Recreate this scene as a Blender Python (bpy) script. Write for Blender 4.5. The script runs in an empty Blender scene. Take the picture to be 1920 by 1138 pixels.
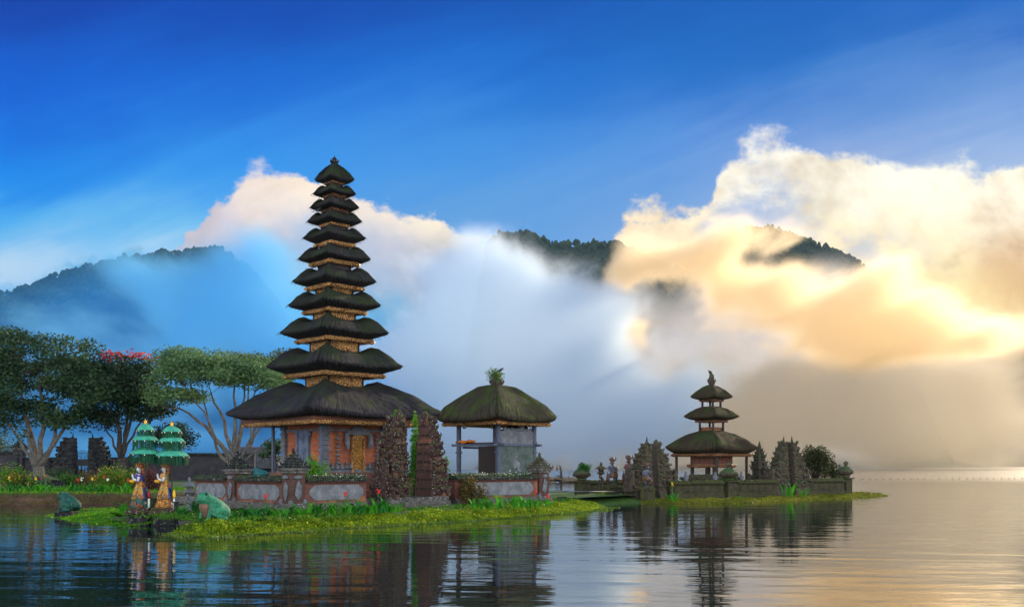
import bpy, bmesh, math, random
from mathutils import Vector, Matrix, noise as mnoise
import numpy as np

random.seed(7)
SC = bpy.context.scene
COL = SC.collection
R = math.radians

# ---------------------------------------------------------------- camera
F = 1867.0          # focal length in photo pixels (35 mm lens)
H = 2.0             # eye height above the lake
HOR = 873.0
def at(px, py, Y):
    """photo pixel + real distance -> world point"""
    return Vector(((px - 960) / F * Y, Y, H + (HOR - py) / F * Y))
def wx(px, Y): return (px - 960) / F * Y
def wz(py, Y): return H + (HOR - py) / F * Y
def Ywater(py, z=0.0): return F * (H - z) / (py - HOR)

cam = bpy.data.cameras.new('camera')
cam.lens = 35.0; cam.sensor_width = 36.0; cam.sensor_fit = 'HORIZONTAL'
cam.shift_y = (HOR - 569) / 1920.0
cam.clip_end = 9000; cam.clip_start = 0.1
camo = bpy.data.objects.new('camera', cam); COL.objects.link(camo)
camo.location = (0, 0, H); camo.rotation_euler = (R(90), 0, 0)
SC.camera = camo

SC.view_settings.view_transform = 'Standard'
SC.view_settings.look = 'None'
SC.view_settings.exposure = 0.0
SC.view_settings.gamma = 1.0
SC.render.engine = 'CYCLES'
SC.cycles.use_denoising = True
SC.cycles.max_bounces = 9
SC.cycles.diffuse_bounces = 3
SC.cycles.glossy_bounces = 4
SC.cycles.transparent_max_bounces = 12
SC.cycles.volume_bounces = 5
SC.cycles.sample_clamp_indirect = 6

# ---------------------------------------------------------------- node helper (works in shader, world and geometry trees)
class S:
    """socket with arithmetic"""
    def __init__(s, nt, sock): s.nt = nt; s.s = sock
    def _m(s, op, *a, clamp=False):
        n = s.nt.nodes.new('ShaderNodeMath'); n.operation = op; n.use_clamp = clamp
        for i, x in enumerate((s,) + a):
            if isinstance(x, S): s.nt.links.new(x.s, n.inputs[i])
            else: n.inputs[i].default_value = float(x)
        return S(s.nt, n.outputs[0])
    def __add__(s, o): return s._m('ADD', o)
    __radd__ = __add__
    def __mul__(s, o): return s._m('MULTIPLY', o)
    __rmul__ = __mul__
    def __sub__(s, o): return s._m('SUBTRACT', o)
    def __rsub__(s, o): return (s * -1.0) + o
    def __truediv__(s, o): return s._m('DIVIDE', o)
    def __neg__(s): return s * -1.0
    def max(s, o): return s._m('MAXIMUM', o)
    def min(s, o): return s._m('MINIMUM', o)
    def abs(s): return s._m('ABSOLUTE')
    def exp(s): return s._m('EXPONENT')
    def pow(s, o): return s._m('POWER', o)
    def clamp(s): return s._m('ADD', 0.0, clamp=True)
    def ss(s, a, b, lo=0.0, hi=1.0):
        n = s.nt.nodes.new('ShaderNodeMapRange'); n.interpolation_type = 'SMOOTHSTEP'
        s.nt.links.new(s.s, n.inputs[0])
        n.inputs[1].default_value = a; n.inputs[2].default_value = b
        n.inputs[3].default_value = lo; n.inputs[4].default_value = hi
        return S(s.nt, n.outputs[0])
def nd(nt, t, **kw):
    n = nt.nodes.new(t)
    for k, v in kw.items(): setattr(n, k, v)
    return n
def lk(nt, a, b): nt.links.new(a.s if isinstance(a, S) else a, b)
def vec(nt, x=0.0, y=0.0, z=0.0):
    n = nt.nodes.new('ShaderNodeCombineXYZ')
    for i, c in enumerate((x, y, z)):
        if isinstance(c, S): nt.links.new(c.s, n.inputs[i])
        else: n.inputs[i].default_value = c
    return n.outputs[0]
def sep(nt, v):
    n = nt.nodes.new('ShaderNodeSeparateXYZ'); nt.links.new(v, n.inputs[0])
    return [S(nt, n.outputs[i]) for i in range(3)]
def noise(nt, v, scale, detail=4, rough=0.55, dist=0.0, color=False, lac=2.0):
    n = nt.nodes.new('ShaderNodeTexNoise')
    if v is not None: nt.links.new(v.s if isinstance(v, S) else v, n.inputs['Vector'])
    n.inputs['Scale'].default_value = scale; n.inputs['Detail'].default_value = detail
    n.inputs['Roughness'].default_value = rough; n.inputs['Distortion'].default_value = dist
    n.inputs['Lacunarity'].default_value = lac
    return n.outputs['Color'] if color else S(nt, n.outputs[0])
def fcurve(nt, x, pts):
    """x (0..1) -> piecewise curve"""
    n = nt.nodes.new('ShaderNodeFloatCurve'); lk(nt, x, n.inputs['Value'])
    c = n.mapping.curves[0]
    while len(c.points) < len(pts): c.points.new(0.5, 0.5)
    for p, (a, b) in zip(c.points, pts): p.location = (a, b)
    n.mapping.update()
    return S(nt, n.outputs[0])
def mixc(nt, f, a, b, mode='MIX'):
    n = nt.nodes.new('ShaderNodeMix'); n.data_type = 'RGBA'; n.blend_type = mode
    for i, x in ((0, f), (6, a), (7, b)):
        if isinstance(x, S): nt.links.new(x.s, n.inputs[i])
        elif hasattr(x, 'is_output'): nt.links.new(x, n.inputs[i])
        elif isinstance(x, (int, float)): n.inputs[i].default_value = x
        else: n.inputs[i].default_value = (*x[:3], 1)
    return n.outputs[2]
def lin(r, g, b):
    f = lambda c: ((c / 255 + 0.055) / 1.055) ** 2.4 if c > 10 else c / 255 / 12.92
    return (f(r), f(g), f(b))

# ---------------------------------------------------------------- sky
SUN_AZ, SUN_EL = 33.0, 18.0      # to the right of the view, low, behind the clouds
W = bpy.data.worlds.new('World'); SC.world = W; W.use_nodes = True
nt = W.node_tree; nt.nodes.clear()
tc = nd(nt, 'ShaderNodeTexCoord')
dx, dy, dz = sep(nt, tc.outputs['Generated'])
ay = dy.abs().max(0.12)
X = dx / ay * (F / 1000) + 0.960          # tangent-plane coordinates of a direction (1 unit = 1000 px)
Yp = (-(dz / ay)) * (F / 1000) + HOR / 1000

def rbf(nt, x, y, anchors):
    """smooth colour field through anchors (x, y, sx, sy, (r,g,b) sRGB)"""
    acc = None; wsum = None
    for (ax, ay_, sx, sy, c) in anchors:
        e = ((x - ax / 1000) * (1000 / sx)); g = ((y - ay_ / 1000) * (1000 / sy))
        w = (-(e * e + g * g)).exp() + 1e-5
        n = nd(nt, 'ShaderNodeVectorMath', operation='SCALE')
        n.inputs[0].default_value = lin(*c); lk(nt, w, n.inputs['Scale'])
        if acc is None: acc, wsum = n.outputs[0], w
        else:
            a = nd(nt, 'ShaderNodeVectorMath', operation='ADD')
            nt.links.new(acc, a.inputs[0]); nt.links.new(n.outputs[0], a.inputs[1]); acc = a.outputs[0]
            wsum = wsum + w
    n = nd(nt, 'ShaderNodeVectorMath', operation='SCALE')
    nt.links.new(acc, n.inputs[0]); lk(nt, S(nt, wsum.s)._m('POWER', -1.0), n.inputs['Scale'])
    return n.outputs[0]

P0 = vec(nt, X, Yp, 0.0)
wn = sep(nt, noise(nt, P0, 3.0, 4, 0.55, color=True))
wf = sep(nt, noise(nt, P0, 11.0, 6, 0.62, color=True))
# slanting veil of high cloud
PS = vec(nt, X * 1.1 + Yp * 1.2, Yp * 5.0 + X * 1.6, 0.3)
streak = noise(nt, PS, 1.5, 6, 0.6, 0.5)

Xc = X.max(-0.3).min(2.3)
Yc = Yp.max(-0.8)
xs = Xc + (wn[0] - 0.5) * 0.20
ys = Yc + (wn[1] - 0.5) * 0.10 + (streak - 0.5) * 0.20
SKY = [
 (-200,-50,420,170,(0,50,154)), (300,-20,420,150,(0,66,178)), (900,-20,420,150,(0,76,176)), (1450,-20,420,150,(2,90,184)), (1950,-20,400,130,(26,104,198)),
 (0,180,330,110,(0,96,216)), (500,190,330,110,(6,110,220)), (1000,170,330,90,(16,114,212)), (1500,110,330,90,(20,116,204)), (1900,190,260,110,(132,170,226)),(1700,160,200,70,(84,140,212)),
 (0,330,260,90,(8,140,238)), (420,320,240,90,(50,154,240)), (800,290,300,90,(70,154,232)), (1200,300,300,90,(70,142,222)), (1600,230,300,80,(104,150,220)),
 (0,430,200,50,(84,182,240)), (300,430,200,60,(120,198,242)), (900,400,200,70,(98,160,222)), (1200,380,200,80,(104,160,222)),
 (0,520,250,50,(188,218,242)), (250,500,200,50,(190,220,245)), (1600,400,300,120,(196,205,225)), (1900,350,150,120,(170,195,230)),
]
skyc = rbf(nt, xs, ys, SKY)
# cloud body colour
xb = Xc + (wn[1] - 0.5) * 0.18 + (wf[0] - 0.5) * 0.09
yb = Yc + (wn[2] - 0.5) * 0.16 + (wf[1] - 0.5) * 0.09
CL = [
 (420,420,110,60,(214,204,216)), (480,370,80,50,(252,236,222)), (560,345,60,40,(255,238,216)), (560,470,120,60,(158,190,224)), (720,410,70,50,(250,232,214)), (820,440,80,45,(255,242,216)), (980,470,90,30,(255,236,196)),
 (720,500,120,50,(196,196,212)), (860,530,130,50,(170,182,204)), (1000,540,120,50,(150,160,184)), (250,560,200,90,(90,180,225)), (0,700,200,90,(60,150,215)),
 (300,760,250,110,(88,190,235)), (620,640,160,90,(104,176,220)), (850,680,160,90,(140,182,212)), (800,820,200,90,(140,190,220)), (1050,800,140,100,(196,200,206)), (1080,650,120,70,(150,164,186)),
 (1150,450,80,40,(250,228,196)), (1260,420,100,40,(255,238,205)), (1200,520,120,50,(226,198,160)), (1350,500,100,60,(250,214,150)), (1480,560,120,70,(255,220,145)), (1300,600,100,60,(176,158,150)),
 (1480,270,110,60,(255,250,236)), (1650,330,170,80,(255,250,232)), (1850,370,120,70,(255,246,224)), (1880,480,70,60,(214,168,112)), (1700,450,140,60,(255,238,196)), (1600,530,120,60,(255,232,180)), (1780,540,100,60,(255,228,160)),
 (1885,600,45,30,(255,255,215)), (1700,620,120,40,(214,178,124)), (1850,660,130,50,(170,148,118)), (1550,680,140,60,(178,158,136)), (1300,720,150,70,(176,172,170)), (1450,790,150,80,(190,176,158)), (1750,790,220,80,(142,130,110)), (1980,760,200,90,(138,122,98)), (1200,820,120,70,(208,202,192)),
]
clc = rbf(nt, xb, yb, CL)
# upper outline of the cloud bank (x 0..2000 px -> height)
out = fcurve(nt, Xc.max(0) / 2.0, [(x / 2000, (1000 - y) / 1000) for x, y in [
 (0,560),(150,500),(330,450),(355,405),(420,368),(480,316),(560,322),(600,330),(680,375),(740,378),(800,392),(860,432),(930,452),(1000,458),(1080,470),(1140,462),(1180,418),(1290,410),
 (1330,372),(1350,305),(1430,250),(1500,262),(1560,270),(1640,278),(1700,290),(1800,300),(1860,325),(1930,322),(2000,310)]])
PN = vec(nt, X * 1.0, Yp * 1.25, 0.0)
bil = noise(nt, PN, 7.0, 9, 0.62)
bil2 = noise(nt, PN, 2.6, 3, 0.5)
edge = Yc - (1.0 - out) + (bil - 0.5) * 0.21 + (bil2 - 0.5) * 0.06
soft = noise(nt, PN, 2.3, 2).ss(0.4, 0.66, 0.016, 0.060)
mask = S(nt, (edge / soft).s)._m('ADD', 0.35, clamp=True)
mask = mask * mask * (3.0 - 2.0 * mask)
# ragged holes in the right hand cloud where blue shows through
hole = ((X - 1.42) * 6.5) ._m('POWER', 2.0) + ((Yp - 0.40) * 13)._m('POWER', 2.0)
hole = (-hole).exp() * (noise(nt, PN, 6.0, 7, 0.6).ss(0.40, 0.60))
hole2 = (-(((X - 1.61) * 8.0)._m('POWER', 2.0) + ((Yp - 0.455 - (X - 1.61) * 0.35) * 22)._m('POWER', 2.0))).exp() * (noise(nt, PN, 8.0, 6).ss(0.38, 0.58)) * 0.7
mask = mask * (1.0 - hole * 0.9) * (1.0 - hole2)
# inner modelling of the cloud: brighter and darker billows
sh1 = noise(nt, PN, 3.2, 6, 0.55, 0.30)
PN2 = vec(nt, X * 1.0 + 0.022, Yp * 1.25 + 0.016, 0.0)      # the same billows stepped toward the sun: difference = lit side
sh2 = noise(nt, PN2, 3.2, 6, 0.55, 0.30)
shade = (sh1 - 0.5) * 0.9 + (sh1 - sh2) * 1.3 + 0.5
lit = mixc(nt, shade.ss(0.15, 0.62), (0.70, 0.59, 0.46), (1.20, 1.19, 1.16))
lit = mixc(nt, Xc.ss(0.9, 1.4, 0.35, 0.85), (1.0, 1.0, 1.0), lit)
clx = mixc(nt, 1.0, clc, lit, 'MULTIPLY')
cloudsky = mixc(nt, mask, skyc, clx)
# Nishita sky supplies the part of the sky outside the clouds at the sides and behind the viewer
sky = nd(nt, 'ShaderNodeTexSky'); sky.sky_type = 'NISHITA'; sky.sun_disc = False
sky.sun_elevation = R(SUN_EL); sky.sun_rotation = R(SUN_AZ)
sky.air_density = 1.0; sky.dust_density = 0.6; sky.ozone_density = 2.0
sk = nd(nt, 'ShaderNodeVectorMath', operation='SCALE'); nt.links.new(sky.outputs[0], sk.inputs[0]); sk.inputs['Scale'].default_value = 0.10
# unseen bright cloud fill added behind the viewer to light the foreground
bk = mixc(nt, noise(nt, tc.outputs['Generated'], 2.5, 5).ss(0.3, 0.6, 0.45, 0.95), sk.outputs[0], (3.0, 3.05, 3.15))
back = dy.ss(-0.15, 0.25)
allc = mixc(nt, back, bk, cloudsky)
allc = mixc(nt, dz.ss(0.42, 0.75), allc, mixc(nt, 0.55, sk.outputs[0], (0.30, 0.48, 0.85)))
bg = nd(nt, 'ShaderNodeBackground'); nt.links.new(allc, bg.inputs[0]); bg.inputs[1].default_value = 1.0
wo = nd(nt, 'ShaderNodeOutputWorld'); nt.links.new(bg.outputs[0], wo.inputs[0])
W.cycles.sampling_method = 'MANUAL'; W.cycles.sample_map_resolution = 512

# ---------------------------------------------------------------- sun
sl = bpy.data.lights.new('sun', 'SUN'); sl.energy = 4.2; sl.angle = R(2.0); sl.color = (1.0, 0.80, 0.55)
so = bpy.data.objects.new('sun', sl); COL.objects.link(so)
sd = Vector((math.sin(R(SUN_AZ)) * math.cos(R(SUN_EL)), math.cos(R(SUN_AZ)) * math.cos(R(SUN_EL)), math.sin(R(SUN_EL))))
so.rotation_euler = sd.to_track_quat('Z', 'Y').to_euler()

# ================================================================ helpers for objects
def tag(o, label=None, cat=None, group=None, kind=None):
    if label: o['label'] = label
    if cat: o['category'] = cat
    if group: o['group'] = group
    if kind: o['kind'] = kind
    return o
def empty(name, loc=(0, 0, 0), rz=0.0, label=None, cat=None, group=None):
    o = bpy.data.objects.new(name, None); COL.objects.link(o)
    o.location = loc; o.rotation_euler = (0, 0, rz); o.empty_display_size = 0.2
    return tag(o, label, cat, group)
def mesh_obj(name, verts, faces, mat=None, parent=None, smooth=False, uvs=None, loc=None, rz=0.0):
    me = bpy.data.meshes.new(name)
    me.from_pydata([tuple(v) for v in verts], [], faces)
    if uvs is not None:
        ul = me.uv_layers.new(name='UVMap')
        li = np.zeros(len(me.loops), dtype=np.int32); me.loops.foreach_get('vertex_index', li)
        ul.data.foreach_set('uv', np.asarray(uvs, dtype=np.float32)[li].ravel())
    if smooth: me.polygons.foreach_set('use_smooth', [True] * len(me.polygons))
    if mat: me.materials.append(mat)
    me.update()
    o = bpy.data.objects.new(name, me); COL.objects.link(o)
    if parent: o.parent = parent
    if loc is not None: o.location = loc
    if rz: o.rotation_euler = (0, 0, rz)
    return o
def fast_mesh(name, V, FQ, mat=None, parent=None, smooth=False, mats=None, midx=None):
    """V (n,3) array, FQ (m,k) array of faces, all the same size"""
    V = np.asarray(V, dtype=np.float32); FQ = np.asarray(FQ, dtype=np.int32)
    me = bpy.data.meshes.new(name)
    k = FQ.shape[1]
    me.vertices.add(len(V)); me.vertices.foreach_set('co', V.ravel())
    me.loops.add(FQ.size); me.loops.foreach_set('vertex_index', FQ.ravel())
    me.polygons.add(len(FQ)); me.polygons.foreach_set('loop_start', np.arange(0, FQ.size, k, dtype=np.int32))
    me.polygons.foreach_set('loop_total', np.full(len(FQ), k, dtype=np.int32))
    for m in (mats or ([mat] if mat else [])): me.materials.append(m)
    if midx is not None: me.polygons.foreach_set('material_index', np.asarray(midx, dtype=np.int32))
    if smooth: me.polygons.foreach_set('use_smooth', np.ones(len(FQ), dtype=bool))
    me.update(calc_edges=True)
    o = bpy.data.objects.new(name, me); COL.objects.link(o)
    if parent: o.parent = parent
    return o
def interp(pts, x):
    xs_ = [p[0] for p in pts]; ys_ = [p[1] for p in pts]
    return float(np.interp(x, xs_, ys_))

# ---------------------------------------------------------------- materials
def newmat(name):
    m = bpy.data.materials.new(name); m.use_nodes = True
    n = m.node_tree; b = n.nodes['Principled BSDF']
    return m, n, b
def ramp(nt, f, stops):
    n = nt.nodes.new('ShaderNodeValToRGB'); lk(nt, f, n.inputs[0])
    e = n.color_ramp.elements
    while len(e) < len(stops): e.new(0.5)
    for el, (p, c) in zip(e, stops): el.position = p; el.color = (*c, 1)
    return n.outputs[0]
def bump(nt, b, h, strength=0.5, dist=0.05):
    n = nt.nodes.new('ShaderNodeBump'); lk(nt, h, n.inputs['Height'])
    n.inputs['Strength'].default_value = strength; n.inputs['Distance'].default_value = dist
    nt.links.new(n.outputs[0], b.inputs['Normal'])
def objco(nt):
    return nd(nt, 'ShaderNodeTexCoord').outputs['Object']

def foliage_mat(name, dark, light, flower=None, fl_at=0.8, trans=0.35, scale=3.0):
    m, n, b = newmat(name)
    co = nd(n, 'ShaderNodeNewGeometry')
    rnd = S(n, co.outputs['Random Per Island'])
    clump = noise(n, co.outputs['Position'], scale, 2)
    f = (rnd * 0.55 + clump.ss(0.3, 0.7) * 0.45)
    c = ramp(n, f, [(0.0, dark), (1.0, light)])
    if flower:
        c = mixc(n, rnd.ss(fl_at, fl_at + 0.02), c, flower)
    n.links.new(c, b.inputs['Base Color'])
    b.inputs['Roughness'].default_value = 0.55
    b.inputs['Specular IOR Level'].default_value = 0.3
    if trans:
        t = nd(n, 'ShaderNodeBsdfTranslucent'); n.links.new(c, t.inputs[0])
        mx = nd(n, 'ShaderNodeMixShader'); mx.inputs[0].default_value = trans
        n.links.new(b.outputs[0], mx.inputs[1]); n.links.new(t.outputs[0], mx.inputs[2])
        n.links.new(mx.outputs[0], n.nodes['Material Output'].inputs[0])
    return m

# ================================================================ mountains
def ridge(px):
    return interp([(-700,720),(-300,600),(0,556),(60,541),(120,515),(170,507),(230,487),(270,486),(320,478),(390,470),(430,482),(470,510),(520,570),(570,680),(620,770),(700,800),(800,800),(862,780),(885,620),
        (912,465),(935,443),(990,443),(1050,463),(1150,463),(1200,480),(1260,512),(1320,500),(1360,450),(1400,433),(1450,433),(1520,458),(1600,488),(1650,535),(1690,620),(1730,740),(1780,862),(1900,885),(2300,885)], px)
YF, YR = 1180.0, 1500.0
def mountain_pt(px, t):
    """t 0 foot .. 1 ridge .. 1.3 behind"""
    zr = wz(ridge(px), YR)
    Y = YF + (YR - YF) * t
    z = zr * (t ** 0.85 if t <= 1 else 1 - (t - 1) * 0.9)
    X_ = (px - 960) / F * Y
    nz = mnoise.fractal(Vector((X_ / 110.0, Y / 110.0, 3.1)), 1.0, 2.0, 5)
    gl = abs(mnoise.noise(Vector((X_ / 75.0 + 0.2 * t, 0.7, t * 0.6))))
    k = math.sin(min(t, 1.0) * math.pi)
    return Vector((X_, Y - nz * 30 * k, max(-2, z + (nz * 10 - 28 * gl) * k * min(1.0, max(0, zr) / 120))))
v, f = [], []
cols = [-700 + 6 * i for i in range(501)]; rows = [j / 44 for j in range(0, 58)]
for p in cols:
    for t in rows: v.append(mountain_pt(p, t))
nr = len(rows)
for i in range(len(cols) - 1):
    for j in range(nr - 1):
        a = i * nr + j; f.append((a, a + nr, a + nr + 1, a + 1))
m_forest, n_, b_ = newmat('forest slope')
g = nd(n_, 'ShaderNodeNewGeometry')
cc = noise(n_, g.outputs['Position'], 0.09, 6, 0.7)
n_.links.new(ramp(n_, cc, [(0.3, (0.010, 0.022, 0.012)), (0.7, (0.05, 0.075, 0.03))]), b_.inputs['Base Color'])
b_.inputs['Roughness'].default_value = 0.9; b_.inputs['Specular IOR Level'].default_value = 0.1
bump(n_, b_, noise(n_, g.outputs['Position'], 0.12, 5, 0.7), 1.0, 6.0)
mt = mesh_obj('mountains', v, f, m_forest, smooth=True)
tag(mt, kind='structure', label='forested mountain ridge behind the lake, half hidden in cloud')
# the forest standing on the ridge: trees read as one far wood
rng = np.random.default_rng(3)
TV, TF = [], []
def far_tree(base, h, w):
    k = len(TV); 
    nseg = 5
    lv = [(0.0, 0.10), (0.35, 0.25), (0.5, 1.0), (0.75, 0.8), (0.95, 0.35)]
    for (zz, rr) in lv:
        for s_ in range(nseg):
            a = s_ * 2 * math.pi / nseg + zz * 3
            rj = w * rr * rng.uniform(0.7, 1.25)
            TV.append((base.x + rj * math.cos(a), base.y + rj * math.sin(a), base.z + h * (zz + rng.uniform(-.05, .05))))
    for l in range(len(lv) - 1):
        for s_ in range(nseg):
            a = k + l * nseg + s_; b = k + l * nseg + (s_ + 1) % nseg
            TF.append((a, b, b + nseg, a + nseg))
for i in range(5200):
    ontop = i < 1500
    p = rng.uniform(-60, 1720)
    t = rng.uniform(0.985, 1.02) if ontop else rng.uniform(0.80, 0.99)
    hv = 0.5 + mnoise.noise(Vector((p * .035, t * 9, 1.0))); h = rng.uniform(5, 11) + 7 * max(0, hv) * rng.random()
    if 1040 < p < 1170 and ontop: h *= 1.15
    b = mountain_pt(p, t); b.z -= 1.5
    far_tree(b, h, h * rng.uniform(0.22, 0.4))
fo = fast_mesh('forest', TV, TF, m_forest)
tag(fo, kind='stuff', label='far trees along the mountain ridge')

# ================================================================ mist and low cloud in front of the mountains: real volumes, sunlight and shade tints put into their colours
def field(nt, x, y, anchors):
    acc = None
    for (ax, ay_, sx, sy, c) in anchors:
        e = ((x - ax / 1000) * (1000 / sx)); g = ((y - ay_ / 1000) * (1000 / sy))
        w = (-(e * e + g * g)).exp() * c
        acc = w if acc is None else acc + w
    return acc
def cloud_volume(name, label, x0, x1, y0, y1, Yc, depth, anchors, res, albedo, dens, g_, thr=(0.42, 0.62), nscale=5.0, seed=0.0, namp=3.0, lohi=(0.15, 1.25)):
    gt = bpy.data.node_groups.new(name, 'GeometryNodeTree')
    gt.interface.new_socket('Geometry', in_out='OUTPUT', socket_type='NodeSocketGeometry')
    go = gt.nodes.new('NodeGroupOutput')
    vc = gt.nodes.new('GeometryNodeVolumeCube')
    sm = gt.nodes.new('GeometryNodeSetMaterial')
    pos = gt.nodes.new('GeometryNodeInputPosition')
    px_, py_, pz_ = sep(gt, pos.outputs[0])
    k = F / Yc / 1000
    X_ = px_ * k + 0.96; Y_ = (pz_ - H) * -k + HOR / 1000; D_ = (py_ - Yc) * k
    P = vec(gt, X_, Y_ * 1.2, D_ * 0.22 + seed)
    w = sep(gt, noise(gt, P, 3.5, 3, 0.5, color=True))
    A = field(gt, X_ + (w[0] - 0.5) * 0.14, Y_ + (w[1] - 0.5) * 0.10, anchors)
    nz = noise(gt, P, nscale, 8, 0.70, 0.25)
    dd = (A + (nz - 0.5) * namp) .ss(*lohi) * A.ss(0.02, 0.3)
    edge = (((py_ - Yc) * (2 / depth))._m('POWER', 2.0) * -1.0 + 1.0).max(0)
    lk(gt, dd * edge, vc.inputs['Density'])
    vc.inputs['Background'].default_value = 0.0
    vc.inputs['Min'].default_value = ((x0 - 960) / F * Yc, Yc - depth / 2, max(0.5, wz(y1, Yc)))
    vc.inputs['Max'].default_value = ((x1 - 960) / F * Yc, Yc + depth / 2, wz(y0, Yc))
    for n_, r_ in zip(('Resolution X', 'Resolution Y', 'Resolution Z'), res): vc.inputs[n_].default_value = r_
    m = bpy.data.materials.new(name); m.use_nodes = True
    mn = m.node_tree; mn.nodes.clear()
    pv = mn.nodes.new('ShaderNodeVolumePrincipled'); mo = mn.nodes.new('ShaderNodeOutputMaterial')
    pv.inputs['Color'].default_value = (*albedo, 1); pv.inputs['Density'].default_value = dens
    pv.inputs['Anisotropy'].default_value = g_
    mn.links.new(pv.outputs[0], mo.inputs['Volume'])
    sm.inputs['Material'].default_value = m
    gt.links.new(vc.outputs[0], sm.inputs[0]); gt.links.new(sm.outputs[0], go.inputs[0])
    me = bpy.data.meshes.new(name); o = bpy.data.objects.new(name, me); COL.objects.link(o)
    md = o.modifiers.new('gn', 'NODES'); md.node_group = gt
    me.materials.append(m)
    return tag(o, label, kind='stuff')
SC.cycles.volume_step_rate = 1.5
SC.cycles.volume_max_steps = 256
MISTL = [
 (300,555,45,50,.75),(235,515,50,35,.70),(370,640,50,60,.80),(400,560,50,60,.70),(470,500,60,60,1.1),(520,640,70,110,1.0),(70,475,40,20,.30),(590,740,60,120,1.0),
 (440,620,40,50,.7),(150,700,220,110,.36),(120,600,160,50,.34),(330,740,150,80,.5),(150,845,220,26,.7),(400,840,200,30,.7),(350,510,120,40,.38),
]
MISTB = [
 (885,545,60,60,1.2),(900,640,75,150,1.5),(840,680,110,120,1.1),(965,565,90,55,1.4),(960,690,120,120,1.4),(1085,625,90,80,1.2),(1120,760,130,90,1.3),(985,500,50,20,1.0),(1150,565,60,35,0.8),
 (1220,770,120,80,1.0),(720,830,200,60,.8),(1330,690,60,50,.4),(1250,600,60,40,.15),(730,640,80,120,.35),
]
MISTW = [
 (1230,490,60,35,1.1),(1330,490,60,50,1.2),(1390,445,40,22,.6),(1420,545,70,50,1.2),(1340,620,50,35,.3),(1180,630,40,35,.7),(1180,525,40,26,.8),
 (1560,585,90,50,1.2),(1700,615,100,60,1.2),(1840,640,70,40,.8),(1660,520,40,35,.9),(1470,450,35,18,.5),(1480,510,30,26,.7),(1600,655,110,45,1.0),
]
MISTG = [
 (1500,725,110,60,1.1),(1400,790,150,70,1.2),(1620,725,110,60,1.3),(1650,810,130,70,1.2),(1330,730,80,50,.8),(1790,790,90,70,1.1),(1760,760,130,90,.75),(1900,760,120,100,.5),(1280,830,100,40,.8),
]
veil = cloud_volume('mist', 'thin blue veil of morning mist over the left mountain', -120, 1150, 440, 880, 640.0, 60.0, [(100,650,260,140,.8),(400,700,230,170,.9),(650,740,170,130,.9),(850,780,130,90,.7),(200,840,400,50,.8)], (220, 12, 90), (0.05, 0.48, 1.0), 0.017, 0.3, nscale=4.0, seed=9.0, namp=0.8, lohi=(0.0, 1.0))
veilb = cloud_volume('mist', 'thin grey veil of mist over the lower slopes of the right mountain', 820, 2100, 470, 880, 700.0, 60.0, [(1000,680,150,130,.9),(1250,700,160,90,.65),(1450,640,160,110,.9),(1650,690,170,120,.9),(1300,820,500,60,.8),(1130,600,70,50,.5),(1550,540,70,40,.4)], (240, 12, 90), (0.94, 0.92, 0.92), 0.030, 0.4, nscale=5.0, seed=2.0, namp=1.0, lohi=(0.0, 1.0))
mist = cloud_volume('mist', 'cyan blue mist hanging on the left mountain', -50, 760, 430, 880, 450.0, 60.0, MISTL, (270, 24, 150), (0.30, 0.74, 1.0), 0.060, 0.5, nscale=7.0)  # skylight blue put into the scatter colour
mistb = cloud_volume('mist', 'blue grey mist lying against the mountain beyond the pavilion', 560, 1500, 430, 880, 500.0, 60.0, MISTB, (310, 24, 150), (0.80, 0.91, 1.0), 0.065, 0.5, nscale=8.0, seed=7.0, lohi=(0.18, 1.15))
mistg = cloud_volume('mist', 'mist tinted grey brown with shade under the golden cloud', 1150, 2150, 560, 880, 580.0, 60.0, MISTG, (320, 24, 110), (0.82, 0.74, 0.58), 0.045, 0.4, nscale=6.0, seed=5.0)  # shade put into the scatter colour as grey brown
cloudb = cloud_volume('low_cloud', 'low cloud tinted golden with sunlight, drifting in front of the right mountain', 1080, 2050, 390, 780, 540.0, 60.0, MISTW, (300, 24, 140), (1.0, 0.87, 0.64), 0.075, 0.6, nscale=9.0, seed=3.0, namp=2.7, lohi=(0.15, 1.15))  # golden sunlight put into the scatter colour

# ================================================================ surface materials
def stone_mat(name, c1, c2, moss=0.0, lichen=0.0, rough=0.85, sc=1.0, bstr=0.6, mosscol=(0.06, 0.13, 0.015)):
    m, n, b = newmat(name)
    co = objco(n)
    a = noise(n, co, 3.0 * sc, 6, 0.65)
    c = ramp(n, a, [(0.3, c1), (0.7, c2)])
    fine = noise(n, co, 26 * sc, 4, 0.7)
    c = mixc(n, fine.ss(0.35, 0.65, 0.0, 0.35), c, tuple(x * 0.35 for x in c1))
    if lichen:
        sp = noise(n, co, 11 * sc, 3, 0.6)
        c = mixc(n, sp.ss(0.60, 0.66) * lichen, c, (0.42, 0.42, 0.38))
    if moss:
        g = nd(n, 'ShaderNodeNewGeometry')
        nx, ny, nz = sep(n, g.outputs['Normal'])
        mm = noise(n, co, 4.5 * sc, 5, 0.65)
        c = mixc(n, (mm + nz * 0.22 + (moss - 0.5) * 0.5).ss(0.50, 0.66), c, mosscol)
    n.links.new(c, b.inputs['Base Color'])
    b.inputs['Roughness'].default_value = rough; b.inputs['Specular IOR Level'].default_value = 0.25
    bump(n, b, a * 0.6 + fine, bstr, 0.03)
    return m
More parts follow.
